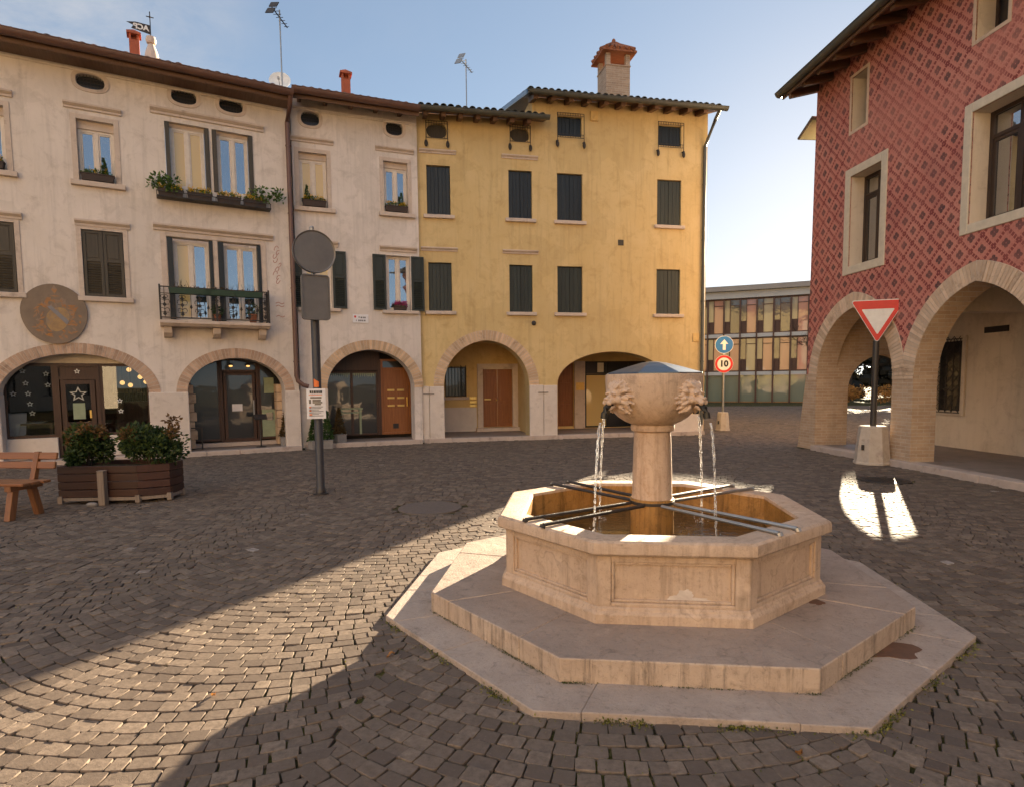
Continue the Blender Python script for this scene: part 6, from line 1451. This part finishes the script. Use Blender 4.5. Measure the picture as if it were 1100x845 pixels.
pot_conifer(PB, -.76, -.26, 0, .70, 'conifer', 'green conifer in a grey pot half hidden behind the dark pole')
pot_conifer(PB, -.42, .15, .1, .66, 'coniferdry', 'brown conifer in a grey pot just inside the arch of the rose house')
t = thing('menu_stand', 'thin black metal menu stand in front of the dark shop arch', 'stand', PA.w(1.62, .2, .1), PA.a); q = MB(); q.lathe([(.12, 0), (.12, .015), (.02, .03)], 16); q.build('base', M['iron'], t); q = MB(); q.tube([(0, 0, .02), (0, 0, .72)], .018, 8); q.build('pole', M['iron'], t)
q = MB(); Mx = Matrix.Translation((0, -.03, .75)) @ Matrix.Rotation(R(35), 4, 'X'); q.box(-.15, .15, -.10, .10, -.01, .01, M=Mx); q.build('board', M['iron'], t, bevel=.004)
t = thing('boot_post', 'slim black post at the left jamb of the dark shop arch', 'post', PA.w(.32, .3, .1), PA.a); q = MB(); q.tube([(0, 0, 0), (0, 0, .55)], .016, 8); q.box(-.22, .04, -.012, .012, .52, .545); q.build('shaft', M['iron'], t)
# ================================================================== on the roofs
def aerial(P, u, y, z0, z1, label, dish=False, n=4):
    t = thing('tv_antenna', label, 'antenna', P.w(u, y, z0), P.a); q = MB(); q.tube([(0, 0, -1.2), (0, 0, z1-z0)], .018, 6); q.build('mast', M['galv'], t); q = MB(); h = z1-z0
    Mx = Matrix.Translation((0, 0, h-.18)) @ Matrix.Rotation(R(28), 4, 'Y') @ Matrix.Rotation(R(35), 4, 'Z')
    q.box(-.28, .28, -.01, .01, -.01, .01, M=Mx)
    for k in range(7): x = -.26+.085*k; q.box(x-.005, x+.005, -.16+.012*k, .16-.012*k, -.005, .005, M=Mx)
    for s in (-1, 1): q.box(-.28, -.26, -.14, .14, s*.03, s*.16, M=Mx) if s > 0 else q.box(-.28, -.26, -.14, .14, -.16, -.03, M=Mx)
    q.build('array', M['iron'] if n == 4 else M['galv'], t); return t
aerial(PA, 2.49, .5, 9.2, 10.85, 'tall television antenna on the roof near the downpipe'); aerial(PC, -2.34, 1.5, 9.4, 11.1, 'television antenna on the lower tiled roof of the yellow house', n=5)
t = thing('satellite_dish', 'pale satellite dish on the roof at the foot of the tall antenna', 'satellite dish', PA.w(2.53, 1.0, 9.35), PA.a-.3); q = MB(); q.lathe([(.02, 0), (.12, .012), (.20, .035), (.26, .065), (.262, .072), (.20, .045), (.12, .022), (.02, .01)], 28)
q.v = [tuple(Matrix.Rotation(R(68), 4, 'X') @ Vector(p)) for p in q.v]; q.build('dish', M['white'], t, smooth=True); q = MB(); q.tube([(0, .02, 0), (0, .1, -.1), (0, .1, -.6)], .02, 6); q.tube([(0, -.0, -.2), (0, -.28, -.03)], .008, 5); q.box(-.03, .03, -.31, -.25, -.05, .01); q.build('arm', M['galv'], t)
def chimney(P, u, y, z0, z1, w, mat, hole, parent, tiled=False):
    q = MB(); a = w/2; hz = z1 - w*(1.25 if not tiled else 1.0)
    q.box(-a, a, -a, a, z0, hz)
    if tiled:
        for sx in (-1, 1):
            for sy in (-1, 1): q.box(sx*a-(.14 if sx > 0 else 0), sx*a+(.14 if sx < 0 else 0), sy*a-(.14 if sy > 0 else 0), sy*a+(.14 if sy < 0 else 0), hz, hz+.34)
        q.box(-a-.02, a+.02, -a-.02, a+.02, hz-.04, hz-.005)
    else:
        for sx in (-1, 1): q.box(min(sx*a, sx*(a-.05)), max(sx*a, sx*(a-.05)), -a, a, hz, hz+w*.55)
        q.box(-a+.05, a-.05, .02, a, hz, hz+w*.55)
    c = q.build('chimney', M[mat], parent, loc=(u, y, 0)); q = MB()
    top = hz + (.34 if tiled else w*.55); e = a*1.42; r = z1-top
    q.add([(-e, -e, top), (e, -e, top), (e, e, top), (-e, e, top), (0, -e*.15, top+r), (0, e*.15, top+r), (-e, -e, top+.05), (e, -e, top+.05), (e, e, top+.05), (-e, e, top+.05)], [(0, 3, 2, 1), (0, 1, 7, 6), (1, 2, 8, 7), (2, 3, 9, 8), (3, 0, 6, 9), (6, 7, 4), (7, 8, 5, 4), (8, 9, 5), (9, 6, 4, 5)])
    if tiled:
        for k in range(6):
            x = -e+.1+k*(2*e-.2)/5
            for s in (-1, 1): q.tube([(x, s*e*1.04, top+.07), (x*.2, s*e*.12, top+r+.02)], [.065, .03], 8, 0, float(RNG.random()))
        for s in (-1, 1):
            for k in range(4): yy = -e+.15+k*(2*e-.3)/3; q.tube([(s*e*1.04, yy, top+.07), (s*.03, yy*.3, top+r+.02)], [.065, .03], 8, 0, float(RNG.random()))
        q.ell((0, 0, top+r+.08), (.07, .07, .12), 10, 8)
    q.build('chimney_cap', M['redchim'] if not tiled else M['terracotta'], c); return c
chimney(PA, -.67, 2.5, 9.0, 10.52, .22, 'redchim', 0, hA); chimney(PB, .28, 2.5, 9.0, 10.78, .24, 'redchim', 0, hB); chimney(PC, 2.60, 2.4, 9.6, 12.45, .80, 'brickchim', 0, hC, True)
t = thing('weather_vane', 'iron pennant weather vane with cut-out letters on a stone ball finial', 'weather vane', PA.w(-.30, 4, 10.2), PA.a)
q = MB(); q.lathe([(.22, 0), (.20, .3), (.15, .55), (.09, .72), (.07, .76)], 20); q.lathe([(.02, .74), (.11, .78), (.135, .86), (.11, .95), (.03, .98)], 20); q.build('finial', M['trim'], t, smooth=True)
q = MB(); q.tube([(0, 0, .9), (0, 0, 1.62)], .014, 6); q.box(-.09, .09, -.008, .008, 1.47, 1.49); q.ell((0, 0, 1.48), (.03, .03, .03), 8, 6); q.build('rod', M['iron'], t)
q = MB(); q.prism([(-.01, 1.02), (-.01, 1.26), (-.34, 1.27), (-.56, 1.22), (-.40, 1.17), (-.45, 1.08), (-.30, 1.06)], -.004, .004, 'y'); v = q.build('pennant', M['iron'], t)
q = MB(); merge(q, text_mb('ACP', .19, .001, .008, True, 1.0), (-.22, -.006, 1.155)); q.build('letters', M['white'], v)

# ================================================================== beyond the arch
def hedge(name, label, loc, r, n, size, mat):
    t = thing(name, label, 'hedge', loc); m = MB()
    for _ in range(14): c = (RNG.uniform(-r[0]*.7, r[0]*.7), RNG.uniform(-r[1]*.5, r[1]*.5), r[2]*RNG.uniform(.5, 1.3)); leaves(m, c, (r[0]*.4, r[1]*.6, r[2]*.5), n//14, size)
    m.build('foliage', M[mat], t); return t
hedge('shrub', 'rusty orange shrub in the sun seen through the first pointed arch', (21.2, 38.5, 0), (1.6, .7, .75), 2600, .12, 'hedge')
hedge('shrub', 'rusty shrub mostly hidden behind the first pointed arch', (24.6, 39.5, 0), (1.5, .7, .7), 1600, .12, 'hedge')
def bare_tree(label, loc, h, seed):
    rg = np.random.default_rng(seed); t = thing('bare_tree', label, 'tree', loc); m = MB(); m.tube([(0, 0, 0), (.1, 0, h*.25), (.0, .1, h*.45)], [h*.035, h*.028, h*.022], 8); m.build('trunk', M['bark'], t); m = MB()
    def br(p, d, L, r, dep):
        e = p + d*L; mid = p + d*L*.5 + Vector(rg.normal(0, L*.05, 3)); m.tube([p, mid, e], [r, r*.8, r*.55], 5 if dep < 3 else 3, cap=False)
        if dep == 0: return
        for _ in range(3): nd_ = (d + Vector(rg.normal(0, .55, 3)) + Vector((0, 0, .12))).normalized(); br(e if rg.random() < .7 else mid, nd_, L*rg.uniform(.6, .85), r*.58, dep-1)
    for k in range(5): a = 6.28*k/5; br(Vector((0, .05, h*(.25+.05*k))), Vector((math.cos(a)*.7, math.sin(a)*.7, .8)).normalized(), h*.2, h*.016, 5)
    m.build('crown', M['bark'], t)
for i, (x, y, h) in enumerate(((22.5, 44, 7), (25.5, 46, 8), (28.5, 45, 7.5), (31, 43, 8))):
    bare_tree(['bare dark tree just behind the rusty shrub in the arch', 'second bare tree right of the one in the arch opening', 'third bare tree along the street beyond the red house', 'farthest right bare tree beyond the red house'][i], (x, y, 0), h, 20+i)
m = MB()
for k in range(150):  # upper crowns, out of view, added to cut the sun patch short
    x = RNG.uniform(23.0, 31); c = (x, 43.9 + RNG.uniform(-.7, .9), RNG.uniform(3.9, 8.8)); q = (RNG.uniform(.8, 1.1), .8, RNG.uniform(.6, .8))
    m.ell(c, (q[0]*.8, q[1]*.8, q[2]*.8), 7, 5, 0, .1); leaves(m, c, q, 70, .26, (0, .8), .6)
for k in range(120): x = RNG.uniform(23.5, 44); c = (x, 52 + RNG.uniform(-1.2, 1.5), RNG.uniform(.3, 4.6)); m.ell(c, (1.1, .7, .6), 7, 5, 0, .1); leaves(m, c, (1.8, 1.2, 1.0), 60, .3)
tag(m.build('wood_and_sun_blocker', M['woodleaf']), 'dark winter trees beyond the first pointed arch, with upper crowns added to block the sun', kind='stuff')

# ================================================================== light, sky, camera
SUN_AZ, SUN_EL = 29.5, 12.9
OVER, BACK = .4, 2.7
w = bpy.data.worlds.new('World'); SC.world = w; w.use_nodes = True; nt = w.node_tree; bg = nt.nodes['Background']
sky = nt.nodes.new('ShaderNodeTexSky'); sky.sky_type = 'NISHITA'; sky.sun_disc = False; sky.sun_elevation = R(SUN_EL); sky.sun_rotation = R(SUN_AZ)
sky.altitude = 800; sky.air_density = .6; sky.dust_density = .3; sky.ozone_density = 1.0
tc = nt.nodes.new('ShaderNodeTexCoord'); mp = nt.nodes.new('ShaderNodeMapping'); mp.inputs['Scale'].default_value = (1.2, 1.2, 3.2); lk(nt, tc.outputs['Generated'], mp.inputs[0])
cl = ramp(nt, noise(nt, mp.outputs[0], 1.6, 9, .62, .5), .5, .78)
d0 = Vector((-.78, .95, .58)).normalized(); dt_ = nt.nodes.new('ShaderNodeVectorMath'); dt_.operation = 'DOT_PRODUCT'; lk(nt, tc.outputs['Generated'], dt_.inputs[0]); dt_.inputs[1].default_value = d0
wisp = nt.nodes.new('ShaderNodeMapRange'); wisp.interpolation_type = 'SMOOTHSTEP'; lk(nt, dt_.outputs['Value'], wisp.inputs[0]); wisp.inputs[1].default_value = .95; wisp.inputs[2].default_value = .995
cl = math_(nt, 'MULTIPLY_ADD', math_(nt, 'MULTIPLY', wisp.outputs[0], ramp(nt, noise(nt, mp.outputs[0], 3.2, 9, .66, .8), .3, .66)), 1.0, math_(nt, 'MULTIPLY', cl, .22))
# thin cloud to the upper left; a fill glow added to the unseen sky overhead and behind the viewer
# haze: the glow round the sun saturates softly, c*k/(c+k)
K = 6.0
n1 = nt.nodes.new('ShaderNodeVectorMath'); n1.operation = 'ADD'; lk(nt, sky.outputs[0], n1.inputs[0]); n1.inputs[1].default_value = (K, K, K)
n2 = nt.nodes.new('ShaderNodeVectorMath'); n2.operation = 'DIVIDE'; lk(nt, sky.outputs[0], n2.inputs[0]); lk(nt, n1.outputs[0], n2.inputs[1])
n3 = nt.nodes.new('ShaderNodeVectorMath'); n3.operation = 'SCALE'; lk(nt, n2.outputs[0], n3.inputs[0]); n3.inputs['Scale'].default_value = K*1.12; soft = n3.outputs[0]
wm = nt.nodes.new('ShaderNodeMix'); wm.data_type = 'RGBA'; wm.inputs[0].default_value = .25; lk(nt, soft, wm.inputs[6]); wm.inputs[7].default_value = (1.3, 1.5, 1.68, 1)
wc = nt.nodes.new('ShaderNodeMix'); wc.data_type = 'RGBA'; lk(nt, math_(nt, 'MULTIPLY', cl, .6), wc.inputs[0]); lk(nt, wm.outputs[2], wc.inputs[6]); wc.inputs[7].default_value = (2.3, 2.25, 2.25, 1)
sp = nt.nodes.new('ShaderNodeSeparateXYZ'); lk(nt, tc.outputs['Generated'], sp.inputs[0])
def sst(src, a, b):
    n = nt.nodes.new('ShaderNodeMapRange'); n.interpolation_type = 'SMOOTHSTEP'; lk(nt, src, n.inputs[0]); n.inputs[1].default_value = a; n.inputs[2].default_value = b; return n.outputs[0]
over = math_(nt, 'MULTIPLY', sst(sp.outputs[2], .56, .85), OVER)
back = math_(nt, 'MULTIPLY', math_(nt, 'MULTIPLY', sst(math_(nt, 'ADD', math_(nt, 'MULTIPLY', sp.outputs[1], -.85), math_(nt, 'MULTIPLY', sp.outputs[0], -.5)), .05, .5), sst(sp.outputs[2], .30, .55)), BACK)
sheet = math_(nt, 'MULTIPLY', math_(nt, 'ADD', over, back), math_(nt, 'MULTIPLY_ADD', noise(nt, mp.outputs[0], 2.2, 6, .6), .8, .6))  # the added unseen glow, mottled by noise
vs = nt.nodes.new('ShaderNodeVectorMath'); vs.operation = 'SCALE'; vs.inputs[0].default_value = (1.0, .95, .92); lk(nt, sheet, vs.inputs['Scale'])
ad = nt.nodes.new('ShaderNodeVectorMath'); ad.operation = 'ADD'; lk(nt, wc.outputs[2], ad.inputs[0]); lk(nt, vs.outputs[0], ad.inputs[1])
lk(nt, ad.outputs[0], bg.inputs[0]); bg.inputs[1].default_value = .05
su = bpy.data.lights.new('sun', 'SUN'); su.energy = 5.0; su.angle = R(.5); su.color = (1, .82, .57); so = bpy.data.objects.new('sun', su); COL.objects.link(so)
sd = Vector((math.sin(R(SUN_AZ))*math.cos(R(SUN_EL)), math.cos(R(SUN_AZ))*math.cos(R(SUN_EL)), math.sin(R(SUN_EL)))); so.rotation_euler = (-sd).to_track_quat('-Z', 'Y').to_euler(); so.location = sd*60
cam = bpy.data.cameras.new('camera'); cam.sensor_fit = 'HORIZONTAL'; cam.sensor_width = 36; cam.lens = 650/1100*36; cam.shift_y = 37.5/1100; cam.clip_end = 2000; cam.clip_start = .05
co = bpy.data.objects.new('camera', cam); COL.objects.link(co); th = math.atan(50/650)
co.matrix_world = Matrix.Translation((0, 0, 1.65)) @ Matrix.Rotation(math.pi/2 - th, 4, 'X') @ Matrix.Rotation(-.010, 4, 'Z')
SC.camera = co
SC.view_settings.view_transform = 'Standard'; SC.view_settings.look = 'None'; SC.view_settings.exposure = 2.7; SC.view_settings.gamma = 1
SC.render.engine = 'CYCLES'; SC.cycles.max_bounces = 6; SC.cycles.transparent_max_bounces = 12; SC.cycles.use_denoising = True
